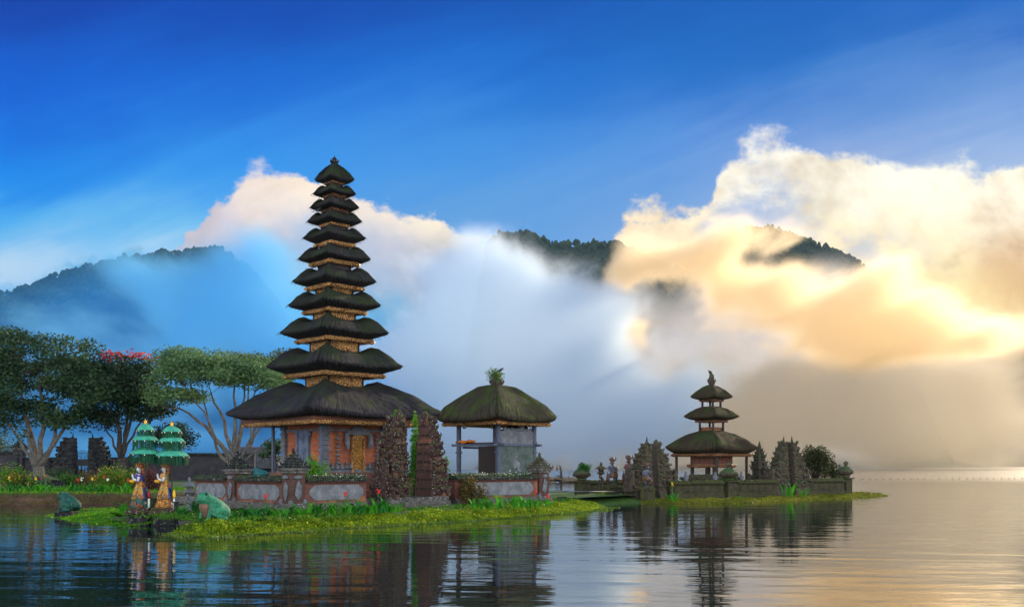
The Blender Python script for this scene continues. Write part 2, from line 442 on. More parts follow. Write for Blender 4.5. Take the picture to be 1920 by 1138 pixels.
def brick_mat(name, c1=(0.50, 0.125, 0.045), c2=(0.30, 0.075, 0.035)):
    m, n, b = newmat(name)
    co = objco(n)
    x, y, z = sep(n, co)
    br = nd(n, 'ShaderNodeTexBrick'); lk(n, vec(n, x + y, z, 0.0), br.inputs['Vector'])
    br.inputs['Color1'].default_value = (*c1, 1); br.inputs['Color2'].default_value = (*c2, 1); br.inputs['Mortar'].default_value = (0.16, 0.10, 0.07, 1)
    br.inputs['Scale'].default_value = 1.0; br.inputs['Brick Width'].default_value = 0.24; br.inputs['Row Height'].default_value = 0.07
    br.inputs['Mortar Size'].default_value = 0.006
    st = noise(n, co, 2.2, 6, 0.65)
    c = mixc(n, st.ss(0.45, 0.75, 0.0, 0.75), br.outputs['Color'], (0.07, 0.05, 0.04))
    c = mixc(n, noise(n, co, 1.3, 4).ss(0.5, 0.7, 0, 0.4), c, (0.62, 0.22, 0.09))
    n.links.new(c, b.inputs['Base Color']); b.inputs['Roughness'].default_value = 0.85
    bump(n, b, noise(n, co, 30, 4) + S(n, br.outputs['Fac']) * -0.5, 0.5, 0.02)
    return m
def gold_mat(name, base=(0.80, 0.44, 0.15), dark=(0.12, 0.040, 0.015), sc=9.0, bright=0.5):
    m, n, b = newmat(name)
    co = objco(n)
    v = nd(n, 'ShaderNodeTexVoronoi'); v.feature = 'DISTANCE_TO_EDGE'; n.links.new(co, v.inputs['Vector']); v.inputs['Scale'].default_value = sc
    w = noise(n, co, sc * 1.6, 3, 0.6, 1.2)
    f = (S(n, v.outputs['Distance']) * 2.2 + (w - 0.5) * 1.4)
    c = ramp(n, f, [(0.05, dark), (0.34, base)])
    c = mixc(n, noise(n, co, 2.0, 4).ss(.45, .7, 0, .55), c, dark)
    n.links.new(c, b.inputs['Base Color'])
    b.inputs['Metallic'].default_value = 0.35; b.inputs['Roughness'].default_value = 0.42
    bump(n, b, f, 0.9, 0.04)
    return m
def thatch_mat(name, c1, c2, moss=0.35, mosscol=(0.07, 0.12, 0.015)):
    m, n, b = newmat(name)
    uv = nd(n, 'ShaderNodeUVMap'); u, v, _ = sep(n, uv.outputs[0])
    co = objco(n)
    warp = noise(n, co, 1.5, 2)
    st = noise(n, vec(n, u * 5.5 + warp * 1.5, v * 0.9, 0.0), 1.0, 5, 0.7)
    st2 = noise(n, vec(n, u * 15.0, v * 2.2, 4.0), 1.0, 3, 0.6)
    c = ramp(n, st * 0.6 + st2 * 0.4, [(0.32, c1), (0.68, c2)])
    g = nd(n, 'ShaderNodeNewGeometry'); _, _, nz = sep(n, g.outputs['Normal'])
    mm = noise(n, co, 1.1, 5, 0.7)
    k = (mm * 0.75 + st * 0.35 + nz * 0.10 + moss * 0.25).ss(0.66, 0.86) * nz.ss(0.05, 0.35)
    c = mixc(n, k * 0.85, c, mosscol)
    n.links.new(c, b.inputs['Base Color']); b.inputs['Roughness'].default_value = 0.9; b.inputs['Specular IOR Level'].default_value = 0.2
    bump(n, b, st + st2 * 0.8, 1.0, 0.22)
    return m
def plain_mat(name, col, rough=0.6, metal=0.0, var=0.25, sc=8.0, bs=0.15, spec=0.4):
    m, n, b = newmat(name)
    co = objco(n); a = noise(n, co, sc, 4, 0.6)
    n.links.new(ramp(n, a, [(0.3, tuple(x * (1 - var) for x in col)), (0.7, tuple(min(1, x * (1 + var)) for x in col))]), b.inputs['Base Color'])
    b.inputs['Roughness'].default_value = rough; b.inputs['Metallic'].default_value = metal; b.inputs['Specular IOR Level'].default_value = spec
    if bs: bump(n, b, a, bs, 0.02)
    return m
def painted_mat(name, cols, sc=9.0, rough=0.5, jitter=0.0):
    """painted carving: patches of several paints"""
    m, n, b = newmat(name)
    co = objco(n)
    v = nd(n, 'ShaderNodeTexVoronoi'); v.inputs['Scale'].default_value = sc
    wv = nd(n, 'ShaderNodeVectorMath', operation='ADD'); n.links.new(co, wv.inputs[0])
    sv = nd(n, 'ShaderNodeVectorMath', operation='SCALE'); n.links.new(noise(n, co, 6, 3, color=True), sv.inputs[0]); sv.inputs['Scale'].default_value = 0.25
    n.links.new(sv.outputs[0], wv.inputs[1]); n.links.new(wv.outputs[0], v.inputs['Vector'])
    r_, _, _ = sep(n, v.outputs['Color'])
    cr = nd(n, 'ShaderNodeValToRGB'); cr.color_ramp.interpolation = 'CONSTANT'; lk(n, r_, cr.inputs[0])
    e = cr.color_ramp.elements
    while len(e) < len(cols): e.new(0.5)
    for i, (el, c) in enumerate(zip(e, cols)): el.position = i / len(cols); el.color = (*c, 1)
    c = mixc(n, noise(n, co, 14, 5, 0.7).ss(0.42, 0.68, 0, 0.8), cr.outputs[0], (0.025, 0.022, 0.02))
    n.links.new(c, b.inputs['Base Color']); b.inputs['Roughness'].default_value = rough
    bump(n, b, S(n, v.outputs['Distance']), 0.6, 0.03)
    return m
M = {}
M['thatch'] = thatch_mat('black palm thatch', (0.006, 0.006, 0.009), (0.065, 0.060, 0.060), 0.42, (0.035, 0.060, 0.012))
M['thatch_low'] = thatch_mat('dark palm thatch', (0.008, 0.007, 0.010), (0.070, 0.062, 0.068), 0.30, (0.04, 0.065, 0.014))
M['thatch_moss'] = thatch_mat('mossy palm thatch', (0.018, 0.015, 0.012), (0.12, 0.100, 0.060), 0.42, (0.075, 0.120, 0.014))
M['thatch_brown'] = thatch_mat('brown palm thatch', (0.016, 0.011, 0.008), (0.10, 0.072, 0.040), 0.34, (0.055, 0.095, 0.015))
M['gold'] = gold_mat('carved gilding')
M['gold_fine'] = gold_mat('gilded door carving', (0.72, 0.38, 0.08), (0.12, 0.035, 0.01), 13.0)
M['gold_dim'] = gold_mat('faded gilding', (0.34, 0.15, 0.055), (0.06, 0.022, 0.012), 8.0)
M['wood_dark'] = plain_mat('dark stained wood', (0.030, 0.018, 0.014), 0.6)
M['wood_red'] = plain_mat('red brown wood', (0.14, 0.045, 0.022), 0.55)
M['post_blue'] = plain_mat('blue grey painted post', (0.085, 0.10, 0.15), 0.55)
M['stone_grey'] = stone_mat('grey paras stone', (0.10, 0.11, 0.13), (0.26, 0.27, 0.30), 0.15, 0.3)
M['stone_blue'] = stone_mat('blue grey carved stone', (0.09, 0.12, 0.19), (0.20, 0.25, 0.36), 0.0, 0.1)
M['stone_pale'] = stone_mat('pale weathered stone panel', (0.12, 0.13, 0.15), (0.34, 0.35, 0.37), 0.25, 0.1, bstr=0.5)
M['stone_dark'] = stone_mat('black lava stone', (0.008, 0.009, 0.012), (0.040, 0.042, 0.045), 0.2, 0.5)
M['stone_gate'] = stone_mat('carved gate stone', (0.018, 0.010, 0.010), (0.11, 0.055, 0.045), 0.30, 0.8, sc=1.3, bstr=1.0)
M['stone_moss'] = stone_mat('mossy brown carved stone', (0.030, 0.022, 0.018), (0.16, 0.11, 0.08), 0.44, 0.35, sc=1.3, bstr=1.0, mosscol=(0.04, 0.09, 0.025))
M['stone_wall_moss'] = stone_mat('mossy old wall stone', (0.030, 0.026, 0.016), (0.10, 0.085, 0.05), 0.50, 0.0, bstr=0.9, mosscol=(0.06, 0.075, 0.012))
M['cap_moss'] = stone_mat('mossy wall coping', (0.012, 0.012, 0.010), (0.055, 0.052, 0.045), 0.40, 0.8, sc=1.5, bstr=1.0, mosscol=(0.035, 0.07, 0.012))
M['brick'] = brick_mat('orange temple brick')
M['brick_dull'] = brick_mat('dull red brick', (0.21, 0.062, 0.042), (0.11, 0.042, 0.034))
M['brick_old'] = brick_mat('dark old gate brick', (0.10, 0.036, 0.028), (0.045, 0.022, 0.020))
M['plinth'] = stone_mat('stained white plinth', (0.03, 0.03, 0.028), (0.22, 0.20, 0.18), 0.1, 0.9, sc=1.6)
M['wall_dark'] = stone_mat('dark garden wall', (0.035, 0.033, 0.04), (0.085, 0.08, 0.09), 0.1, 0.0, sc=0.5)
M['frog'] = stone_mat('green painted frog', (0.010, 0.11, 0.065), (0.05, 0.36, 0.17), 0.0, 0.4, rough=0.62, sc=1.6, bstr=0.25)
M['frog_dark'] = stone_mat('dark green frog', (0.006, 0.05, 0.04), (0.02, 0.13, 0.09), 0.0, 0.2, rough=0.6, sc=1.6, bstr=0.25)
M['frog_belly'] = stone_mat('brown frog chest', (0.12, 0.07, 0.045), (0.30, 0.17, 0.11), 0, 0.2, rough=0.5, sc=2)
M['soil'] = stone_mat('brown bank soil', (0.05, 0.030, 0.018), (0.14, 0.085, 0.045), 0.30, 0, sc=0.8, bstr=1.0)

# ================================================================ mesh builder
def _ico():
    bm = bmesh.new(); bmesh.ops.create_icosphere(bm, subdivisions=2, radius=1.0)
    v = [x.co.copy() for x in bm.verts]; f_ = [tuple(q.index for q in x.verts) for x in bm.faces]; bm.free(); return v, f_
def _ico1():
    bm = bmesh.new(); bmesh.ops.create_icosphere(bm, subdivisions=1, radius=1.0)
    v = [x.co.copy() for x in bm.verts]; f_ = [tuple(q.index for q in x.verts) for x in bm.faces]; bm.free(); return v, f_
ICO2, ICO1 = _ico(), _ico1()
rnd = random.Random(11)
class MB:
    def __init__(s): s.v = []; s.f = []
    def add(s, v, f_):
        k = len(s.v); s.v += [Vector(q) for q in v]; s.f += [tuple(i + k for i in q) for q in f_]
    def box(s, cx, cy, cz, sx, sy, sz, rz=0.0, t=1.0, b=0.0):
        """box resting at cz (bottom); t = top taper; b = bevel of the vertical and top edges"""
        hx, hy = sx / 2, sy / 2
        b = min(b, hx * .5, hy * .5, sz * .5)
        def ring(k, z, q):
            if q <= 0: p = [(-hx*k, -hy*k), (hx*k, -hy*k), (hx*k, hy*k), (-hx*k, hy*k)]
            else:
                p = [(-hx*k+q, -hy*k), (hx*k-q, -hy*k), (hx*k, -hy*k+q), (hx*k, hy*k-q), (hx*k-q, hy*k), (-hx*k+q, hy*k), (-hx*k, hy*k-q), (-hx*k, -hy*k+q)]
            c_, s_ = math.cos(rz), math.sin(rz)
            return [(cx + x * c_ - y * s_, cy + x * s_ + y * c_, z) for x, y in p]
        if b <= 0: rs = [ring(1, cz, 0), ring(t, cz + sz, 0)]
        else:
            kk = lambda z: 1 + (t - 1) * z / sz
            top = [( (x - cx) * (1 - b / max(hx, hy)) + cx, (y - cy) * (1 - b / max(hx, hy)) + cy, z) for x, y, z in ring(t, cz + sz, b)]
            rs = [ring(1, cz, b), ring(kk(sz - b), cz + sz - b, b), top]
        s.rings(rs)
    def rings(s, rs, cap=True):
        n = len(rs[0]); v = [p for r in rs for p in r]; f_ = []
        for i in range(len(rs) - 1):
            for j in range(n):
                a = i * n + j; b = i * n + (j + 1) % n
                f_.append((a, b, b + n, a + n))
        if cap:
            f_.append(tuple(range(n))[::-1]); f_.append(tuple(range((len(rs) - 1) * n, len(rs) * n)))
        s.add(v, f_)
    def lathe(s, prof, n=16, c=(0, 0, 0), sx=1.0, sy=1.0, rot=0.0, jit=0.0):
        rs = []
        for (r, z) in prof:
            rs.append([(c[0] + sx * r * (1 + rnd.uniform(-jit, jit)) * math.cos(rot + 2 * math.pi * i / n), c[1] + sy * r * (1 + rnd.uniform(-jit, jit)) * math.sin(rot + 2 * math.pi * i / n), c[2] + z) for i in range(n)])
        s.rings(rs)
    def sq(s, prof, c=(0, 0, 0), rz=0.0, sx=1.0, sy=1.0):
        """square profile: (half width, z)"""
        s.lathe([(r * 1.41421, z) for r, z in prof], 4, c, sx, sy, rot=math.pi / 4 + rz)
    def tube(s, pts, rad, n=8, el=None):
        """swept tube; rad one number or list; el = (a,b) ellipse factors"""
        pts = [Vector(p) for p in pts]
        if not isinstance(rad, (list, tuple)): rad = [rad] * len(pts)
        rs = []; up = Vector((0, 0, 1)); prev = None
        for i, p in enumerate(pts):
            d = (pts[min(i + 1, len(pts) - 1)] - pts[max(i - 1, 0)])
            if d.length < 1e-9: d = Vector((0, 0, 1))
            d.normalize()
            if prev is None:
                a = d.cross(up) if abs(d.z) < 0.95 else d.cross(Vector((0, 1, 0)))
            else: a = prev - d * prev.dot(d)
            a.normalize(); prev = a; b = d.cross(a)
            e = el or (1, 1)
            rs.append([p + (a * math.cos(2 * math.pi * j / n) * e[0] + b * math.sin(2 * math.pi * j / n) * e[1]) * rad[i] for j in range(n)])
        s.rings(rs)
    def blob(s, c, r, seed=None, amp=0.25, lo=True, rot=0):
        V_, F_ = ICO1 if lo else ICO2
        if not isinstance(r, (tuple, list)): r = (r, r, r)
        sd_ = Vector((rnd.uniform(0, 99), rnd.uniform(0, 99), 0))
        out_ = []
        cr, sr = math.cos(rot), math.sin(rot)
        for q in V_:
            k = 1 + amp * mnoise.noise(q * 1.7 + sd_)
            x, y = q.x * r[0] * k, q.y * r[1] * k
            out_.append((c[0] + x * cr - y * sr, c[1] + x * sr + y * cr, c[2] + q.z * r[2] * k))
        s.add(out_, F_)
    def curl(s, c, r, ang, h=1.0):
        """upturned scroll ornament at a corner: leans outwards along ang then curls back"""
        ca, sa = math.cos(ang), math.sin(ang)
        pts = []
        for i in range(7):
            t = i / 6
            o = math.sin(t * 2.6) * r * 0.9; z = t * r * 2.0 * h
            pts.append((c[0] + ca * o, c[1] + sa * o, c[2] + z))
        s.tube(pts, [r * .42, r * .45, r * .42, r * .36, r * .30, r * .24, r * .14], 6)
    def build(s, name, mat, parent=None, smooth=False, loc=None, rz=0.0):
        return mesh_obj(name, s.v, s.f, mat, parent, smooth, None, loc, rz)

# ---------------------------------------------------------------- thatched roof of one tier
def sq_ring(hw, z, nside=14, cr=0.06, lift=0.0, jit=0.0, pin=0.0, sag=0.0):
    """closed square loop, centre at origin; lift raises the corners, pin draws the mid sides in a little"""
    pts = []
    for s_ in range(4):
        for i in range(nside):
            t = -1 + 2 * i / nside
            e = abs(t)
            x = t * hw; y = -hw * (1 - pin * (1 - e * e))
            # round the corner
            k = max(0.0, (e - (1 - cr * 2.2)) / max(1e-6, cr * 2.2))
            sh = 1 - cr * k * k
            x, y = x * sh, y * sh
            zz = z + lift * e ** 3.2 - sag * (1 - e ** 2.2)
            if jit:
                j = 1 + rnd.uniform(-jit, jit); x *= j; y *= j; zz += rnd.uniform(-jit, jit) * hw * 0.6
            a = s_ * math.pi / 2
            pts.append((x * math.cos(a) - y * math.sin(a), x * math.sin(a) + y * math.cos(a), zz))
    return pts
def thatch_roof(name, prof, mat, parent, lift, fringe=260, cr=0.07, nside=16, loc=(0, 0, 0), top_cap=True, strand=0.12):
    """prof: list of (half width, z, corner lift share) from the neck over the top to the tip and under to the eave"""
    rings_, uvs = [], []
    # refine profile
    P = []
    for i in range(len(prof) - 1):
        a, b = prof[i], prof[i + 1]
        k = max(1, int(math.hypot(b[0] - a[0], b[1] - a[1]) / 0.16))
        for j in range(min(k, 5)):
            t = j / min(k, 5); P.append(tuple(a[q] + (b[q] - a[q]) * t for q in range(3)))
    P.append(prof[-1])
    dist = 0
    V, Fc, UV = [], [], []
    n = nside * 4
    for i, (hw, z, ls) in enumerate(P):
        if i: dist += math.hypot(hw - P[i - 1][0], z - P[i - 1][1])
        r = sq_ring(hw, z, nside, cr, 0.0, 0.006 if i not in (0, len(P) - 1) else 0.0, 0.0, lift * ls)
        for j, p in enumerate(r):
            nn = mnoise.noise(Vector(p) * 1.3) * 0.035
            V.append((p[0] * (1 + nn * .5), p[1] * (1 + nn * .5), p[2] + nn)); UV.append((j / n * prof_w(prof) * 8, dist))
    for i in range(len(P) - 1):
        for j in range(n):
            a = i * n + j; b = i * n + (j + 1) % n
            Fc.append((a, a + n, b + n, b))
    Fc.append(tuple(range(n))); Fc.append(tuple(range((len(P) - 1) * n, len(P) * n))[::-1])
    # loose strands round the lower lip
    itip = max(range(len(prof)), key=lambda q: prof[q][0])
    hw, z, ls = prof[itip]
    ring0 = sq_ring(hw, z, nside, cr, 0, 0, 0, lift * ls)
    for _ in range(fringe):
        j = rnd.random() * n; j0 = int(j) % n; j1 = (j0 + 1) % n; t = j - int(j)
        p = Vector(ring0[j0]).lerp(Vector(ring0[j1]), t)
        o = Vector((p.x, p.y, 0)).normalized()
        d = (Vector(ring0[j1]) - Vector(ring0[j0])).normalized()
        w = rnd.uniform(.008, .02); L = strand * rnd.uniform(.4, 1.2)
        if abs(((j / nside) % 1.0) * 2 - 1) > .86: L *= .25
        base = p - o * 0.08 + Vector((0, 0, rnd.uniform(-.02, .05)))
        tip = p + o * L * rnd.uniform(0.1, 0.6) + Vector((0, 0, -L * rnd.uniform(.2, .8)))
        k = len(V); V += [tuple(base - d * w), tuple(base + d * w), tuple(tip)]; UV += [(j / n * 30, 0), (j / n * 30, .1), (j / n * 30, .2)]
        Fc.append((k, k + 1, k + 2))
    # tufts standing off the slope
    for _ in range(fringe * 5):
        q = rnd.uniform(0.15, 1) ** 0.7 * itip
        i0 = min(int(q), len(prof) - 2); t = q - i0
        a, b = prof[i0], prof[i0 + 1]
        hw = a[0] + (b[0] - a[0]) * t; z = a[1] + (b[1] - a[1]) * t; ls = a[2] + (b[2] - a[2]) * t
        rr = sq_ring(hw, z, nside, cr, 0, 0, 0, lift * ls)
        p = Vector(rr[rnd.randrange(n)]); o = Vector((p.x, p.y, 0)).normalized()
        sl = Vector((o.x * (b[0] - a[0]), o.y * (b[0] - a[0]), b[1] - a[1])).normalized()
        nrm = Vector((-sl.z * o.x, -sl.z * o.y, abs(b[0] - a[0]) / max(1e-6, math.hypot(b[0] - a[0], b[1] - a[1]))))
        d = sl.cross(nrm); d = d.normalized() if d.length > 1e-6 else Vector((1, 0, 0))
        L = rnd.uniform(.14, .38) * min(1.0, .3 + hw * .45); w = rnd.uniform(.012, .028)
        base = p - sl * .03; tip = p + sl * L * .8 + nrm * rnd.uniform(.01, .045)
        k = len(V); V += [tuple(base - d * w), tuple(base + d * w), tuple(tip)]
        u_ = rnd.random() * 30; UV += [(u_, z), (u_, z), (u_, z + .2)]
        Fc.append((k, k + 1, k + 2))
    return mesh_obj(name, V, Fc, mat, parent, True, UV, loc)
def prof_w(prof): return max(p[0] for p in prof)

def eave_trim(name, hw, z0, z1, mat, parent, teeth=True, lift=0.0, th=0.05):
    """carved fascia board round the eave with hanging scallops and corner bosses"""
    mb = MB()
    n = 10
    out_ = sq_ring(hw, z0, n, 0.0, lift); out1 = sq_ring(hw, z1, n, 0.0, lift)
    in_ = sq_ring(hw - th, z0, n, 0.0, lift); in1 = sq_ring(hw - th, z1, n, 0.0, lift)
    N = 4 * n
    v = out_ + out1 + in1 + in_
    f_ = []
    for r_ in range(4):
        for j in range(N):
            a = r_ * N + j; b = r_ * N + (j + 1) % N; c = ((r_ + 1) % 4) * N + (j + 1) % N; d = ((r_ + 1) % 4) * N + j
            f_.append((a, b, c, d))
    mb.add(v, f_)
    if teeth:
        step = 0.11; k = int(2 * hw / step)
        for s_ in range(4):
            a = s_ * math.pi / 2
            for i in range(k + 1):
                x = -hw + i * 2 * hw / k; y = -hw + th * .5
                X_ = x * math.cos(a) - y * math.sin(a); Y_ = x * math.sin(a) + y * math.cos(a)
                mb.sq([(0.032, 0), (0.026, -0.045), (0.006, -0.075)][::-1], (X_, Y_, z0 + lift * abs(x / hw) ** 3.2), a)
        for s_ in range(4):
            a = s_ * math.pi / 2 - math.pi * .75
            r_ = hw * 1.414
            mb.blob((r_ * math.cos(a), r_ * math.sin(a), z0 + lift + .02), (.13, .13, .10), amp=.4)
            for e in (-1, 1):
                q = a + e * .12 / max(hw, .3)
                mb.blob((r_ * math.cos(q) * .97, r_ * math.sin(q) * .97, z0 + lift - .02), (.10, .10, .07), amp=.4)
    return mb.build(name, mat, parent)

# ---------------------------------------------------------------- vegetation builders
def leaf_quads(C, size, rs, aspect=0.45, flat=0.0, hang=0.0):
    """C (n,3) centres -> diamond leaves with random directions. flat 0..1 pushes them horizontal"""
    C = np.asarray(C, dtype=np.float32); n = len(C)
    d = rs.normal(size=(n, 3)); d[:, 2] *= (1 - flat); d[:, 2] -= hang
    d /= np.linalg.norm(d, axis=1)[:, None] + 1e-9
    q = rs.normal(size=(n, 3)); q[:, 2] *= (1 - flat * 0.7)
    s_ = np.cross(d, q); s_ /= np.linalg.norm(s_, axis=1)[:, None] + 1e-9
    L = (size * rs.uniform(0.6, 1.35, n))[:, None]
    a = C - d * L * .5; b = C + d * L * .5
    nn = np.cross(d, s_)
    m1 = C + s_ * L * aspect * .5 + nn * L * .08; m2 = C - s_ * L * aspect * .5 + nn * L * .08
    V = np.stack([a, m1, b, m2], 1).reshape(-1, 3)
    Fq = np.arange(4 * n, dtype=np.int32).reshape(n, 4)
    return V, Fq
def blade(mb, base, az, L, w, lean, droop=0.5, seg=5):
    """one long leaf, cupped, arching over"""
    ca, sa = math.cos(az), math.sin(az)
    rows_ = []
    for i in range(seg + 1):
        t = i / seg
        a = lean + droop * t * t
        h = L * t * math.cos(a * .8); o = L * t * math.sin(a)
        ww = w * math.sin(math.pi * min(1, (t * .92 + .06)) ** .8)
        c = Vector((base[0] + ca * o, base[1] + sa * o, base[2] + h))
        sd_ = Vector((-sa, ca, 0)) * ww * .5
        up = Vector((0, 0, ww * .18))
        rows_.append((c - sd_ + up, c, c + sd_ + up))
    v = [p for r in rows_ for p in r]; f_ = []
    for i in range(seg):
        for j in range(2):
            a = i * 3 + j; f_.append((a, a + 1, a + 4, a + 3))
    mb.add(v, f_)

# ================================================================ lake
m_water, n_, b_ = newmat('lake water')
g = nd(n_, 'ShaderNodeNewGeometry')
x_, y_, z_ = sep(n_, g.outputs['Position'])
b_.inputs['Base Color'].default_value = (0.006, 0.016, 0.016, 1)
b_.inputs['IOR'].default_value = 1.7; b_.inputs['Specular IOR Level'].default_value = 0.62
wr = noise(n_, vec(n_, x_ * 0.03, y_ * 0.03, 5.0), 1.0, 3)
lk(n_, y_.ss(75, 170, 0.025, 0.20), b_.inputs['Roughness'])
w1 = noise(n_, vec(n_, x_ * 0.55, y_ * 1.4, 0.0), 1.0, 3, 0.5, 0.4)
w2 = noise(n_, vec(n_, x_ * 1.8 + 7.0, y_ * 4.2, 1.0), 1.0, 3, 0.55)
w3 = noise(n_, vec(n_, x_ * 0.16 - y_ * 0.05, y_ * 0.85 + x_ * 0.12, 2.0), 1.0, 2, 0.4)
calm = noise(n_, vec(n_, x_ * 0.10, y_ * 0.16, 3.0), 1.0, 3).ss(0.35, 0.65, 0.35, 1.15)
hh = (w1 * 0.55 + w2 * 0.13) * calm + w3 * 1.0
bn = nd(n_, 'ShaderNodeBump'); lk(n_, hh, bn.inputs['Height']); bn.inputs['Strength'].default_value = 1.0; bn.inputs['Distance'].default_value = 0.021
n_.links.new(bn.outputs[0], b_.inputs['Normal'])
lake = mesh_obj('water', [(-2400, -50, 0), (2400, -50, 0), (2400, 1650, 0), (-2400, 1650, 0)], [(0, 1, 2, 3)], m_water)
tag(lake, 'rippled lake reflecting sky and temples', kind='structure')

# ================================================================ islands
M['bright'] = foliage_mat('bright green leaves', (.03, .16, .01), (.20, .46, .03), None, .9, .45, 3)
M['shrub'] = foliage_mat('shrub leaves', (.015, .07, .008), (.08, .22, .02), None, .9, .35, 3)
M['ground'] = stone_mat('short turf', (0.03, 0.06, 0.010), (0.07, 0.13, 0.018), 0.3, 0, sc=1.0, bstr=0.8)
def land(name, outline, ztop, mat, label, edge=0.5, kind='structure'):
    """outline: world xy loop, counter clockwise; sloping bank from under the water to ztop"""
    pts = [Vector((p[0], p[1], 0)) for p in outline]
    # subdivide
    P = []
    for i in range(len(pts)):
        a, b = pts[i], pts[(i + 1) % len(pts)]
        k = max(1, int((b - a).length / 0.8))
        for j in range(k): P.append(a.lerp(b, j / k))
    n = len(P)
    nor = []
    for i in range(n):
        d = (P[(i + 1) % n] - P[i - 1]).normalized(); nor.append(Vector((d.y, -d.x, 0)))
    rs = []
    for (o, z) in ((edge * .6, -0.5), (0.05, -0.04), (-edge * .5, ztop * .35), (-edge, ztop)):
        rs.append([tuple(P[i] + nor[i] * (o + .12 * mnoise.noise(P[i] * .7)) + Vector((0, 0, z))) for i in range(n)])
    v = [p for r in rs for p in r]; f_ = []
    for i in range(len(rs) - 1):
        for j in range(n):
            a = i * n + j; b = i * n + (j + 1) % n
            f_.append((a, b, b + n, a + n))
    f_.append(tuple(range((len(rs) - 1) * n, len(rs) * n)))
    o = mesh_obj(name, v, f_, mat)
    return tag(o, label, kind=kind)
def W2(px, py, z=0.0):
    Y = Ywater(py, z); return (wx(px, Y), Y)
FRONT = [(325,1000),(380,1006),(430,1004),(520,998),(600,992),(700,986),(800,980),(900,974),(1000,966),(1090,960),(1132,951)]
shore_front = [W2(*p) for p in FRONT]
isl = shore_front + [(5.2, 51), (9.5, 56), (4, 68), (-12, 66), (-17, 56), (-16.5, 47), (-14.2, 42.5), (-11.5, 38), (-10.8, 33)]
land('island_ground', isl, 0.36, M['ground'], 'grassy ground of the temple island', 1.7)
TONG = [(90,966),(130,974),(180,981),(245,987)]
shore_tongue = [W2(*p) for p in TONG]
land('grass_spit', shore_tongue + [(-12.2, 34.8), (-12.6, 38.0), (-14.5, 40.5), (-17.5, 42.0)], 0.22, M['ground'], 'low grass spit beside the small statues', 1.6)
RIGHT = [(1170,942),(1250,944),(1330,944),(1420,942),(1500,938),(1580,934),(1640,931),(1662,929)]
shore_right = [W2(*p) for p in RIGHT]
land('far_island_ground', shore_right + [(27, 70), (21, 74), (10, 74), (3.0, 66), (3.2, 60)], 0.12, M['soil'], 'low ground of the smaller temple island', 1.2)
# garden on the left shore: bank, lawn
def garden_z(Y): return 0.56 + max(0, (Y - 52)) * 0.006
gv, gf = [], []
gx = [-70 + i * 1.5 for i in range(36)]
gy = [50.5, 51.2, 51.8, 54, 58, 64, 70, 78, 86, 100, 130]
for x in gx:
    for j, Y in enumerate(gy):
        yy = Y + .5 * mnoise.noise(Vector((x * .3, j * .1, 0)))
        if x > -20: yy += (x + 20) * .6
        z = (-0.3, 0.30, 0.52)[j] if j < 3 else garden_z(Y)
        gv.append((x, yy, z))
for i in range(len(gx) - 1):
    for j in range(len(gy) - 1):
        a = i * len(gy) + j; gf.append((a, a + len(gy), a + len(gy) + 1, a + 1))
m_lawn, n_, b_ = newmat('garden lawn and bank')
g = nd(n_, 'ShaderNodeNewGeometry'); _, _, zz_ = sep(n_, g.outputs['Position'])
nn_ = noise(n_, g.outputs['Position'], 1.4, 5, .7)
c1_ = ramp(n_, nn_, [(0.35, (0.018, 0.045, 0.008)), (0.65, (0.05, 0.12, 0.015))])
c2_ = ramp(n_, nn_, [(0.35, (0.06, 0.028, 0.018)), (0.65, (0.15, 0.08, 0.045))])
n_.links.new(mixc(n_, (zz_ + nn_ * .3).ss(.58, .66), c2_, c1_), b_.inputs['Base Color']); b_.inputs['Roughness'].default_value = .9
bump(n_, b_, noise(n_, g.outputs['Position'], 9, 4), .8, .05)
tag(mesh_obj('garden_ground', gv, gf, m_lawn, smooth=True), 'garden lawn and brown earth bank on the left shore', kind='structure')

# ---------------------------------------------------------------- ground cover along the shores (leaf by leaf)
rs = np.random.default_rng(5)
def lerp_line(pts, t):
    """pts polyline, t array 0..1 -> xy and inward normal"""
    P = np.array(pts); d = np.diff(P, axis=0); L = np.hypot(d[:, 0], d[:, 1]); cum = np.concatenate([[0], np.cumsum(L)])
    s_ = t * cum[-1]; i = np.clip(np.searchsorted(cum, s_) - 1, 0, len(L) - 1)
    u = (s_ - cum[i]) / L[i]
    xy = P[i] + d[i] * u[:, None]; nrm = np.stack([-d[i, 1], d[i, 0]], 1) / L[i][:, None]
    return xy, nrm, cum[-1]
def edging(name, pts, n, width, height, size, mat, label, flat=.3, wob=.25):
    t = rs.random(n); xy, nr_, L = lerp_line(pts, t)
    u = rs.random(n) ** 0.8
    w = width * (1 + wob * np.sin(t * L * 1.3) * np.sin(t * L * .37 + 1))
    hgt = height * (1 + wob * np.sin(t * L * 2.1 + 2) * .6 + wob * .5 * np.sin(t * L * 5.3))
    h = np.sin(np.clip(u * 1.9, 0, math.pi / 2)) * hgt
    z = h * (0.55 + 0.45 * rs.random(n)) + rs.normal(0, .012, n)
    off = u * w - .12
    off = off + rs.normal(0, .05, n)
    C = np.stack([xy[:, 0] + nr_[:, 0] * off, xy[:, 1] + nr_[:, 1] * off, np.maximum(z, .01)], 1)
    V, Fq = leaf_quads(C, size, rs, .6, flat)
    return tag(fast_mesh(name, V, Fq, mat), label, kind='stuff')
M['cover'] = foliage_mat('yellow green ground cover', (0.030, 0.12, 0.004), (0.36, 0.50, 0.008), (0.75, 0.60, 0.02), 0.94, 0.40, 2.2)
M['cover_green'] = foliage_mat('green ground cover', (0.02, 0.17, 0.004), (0.16, 0.42, 0.008), (0.75, 0.62, 0.02), 0.95, 0.40, 2.2)
M['cover_far'] = foliage_mat('olive ground cover', (0.07, 0.10, 0.008), (0.30, 0.30, 0.02), None, .9, 0.4, 1.2)
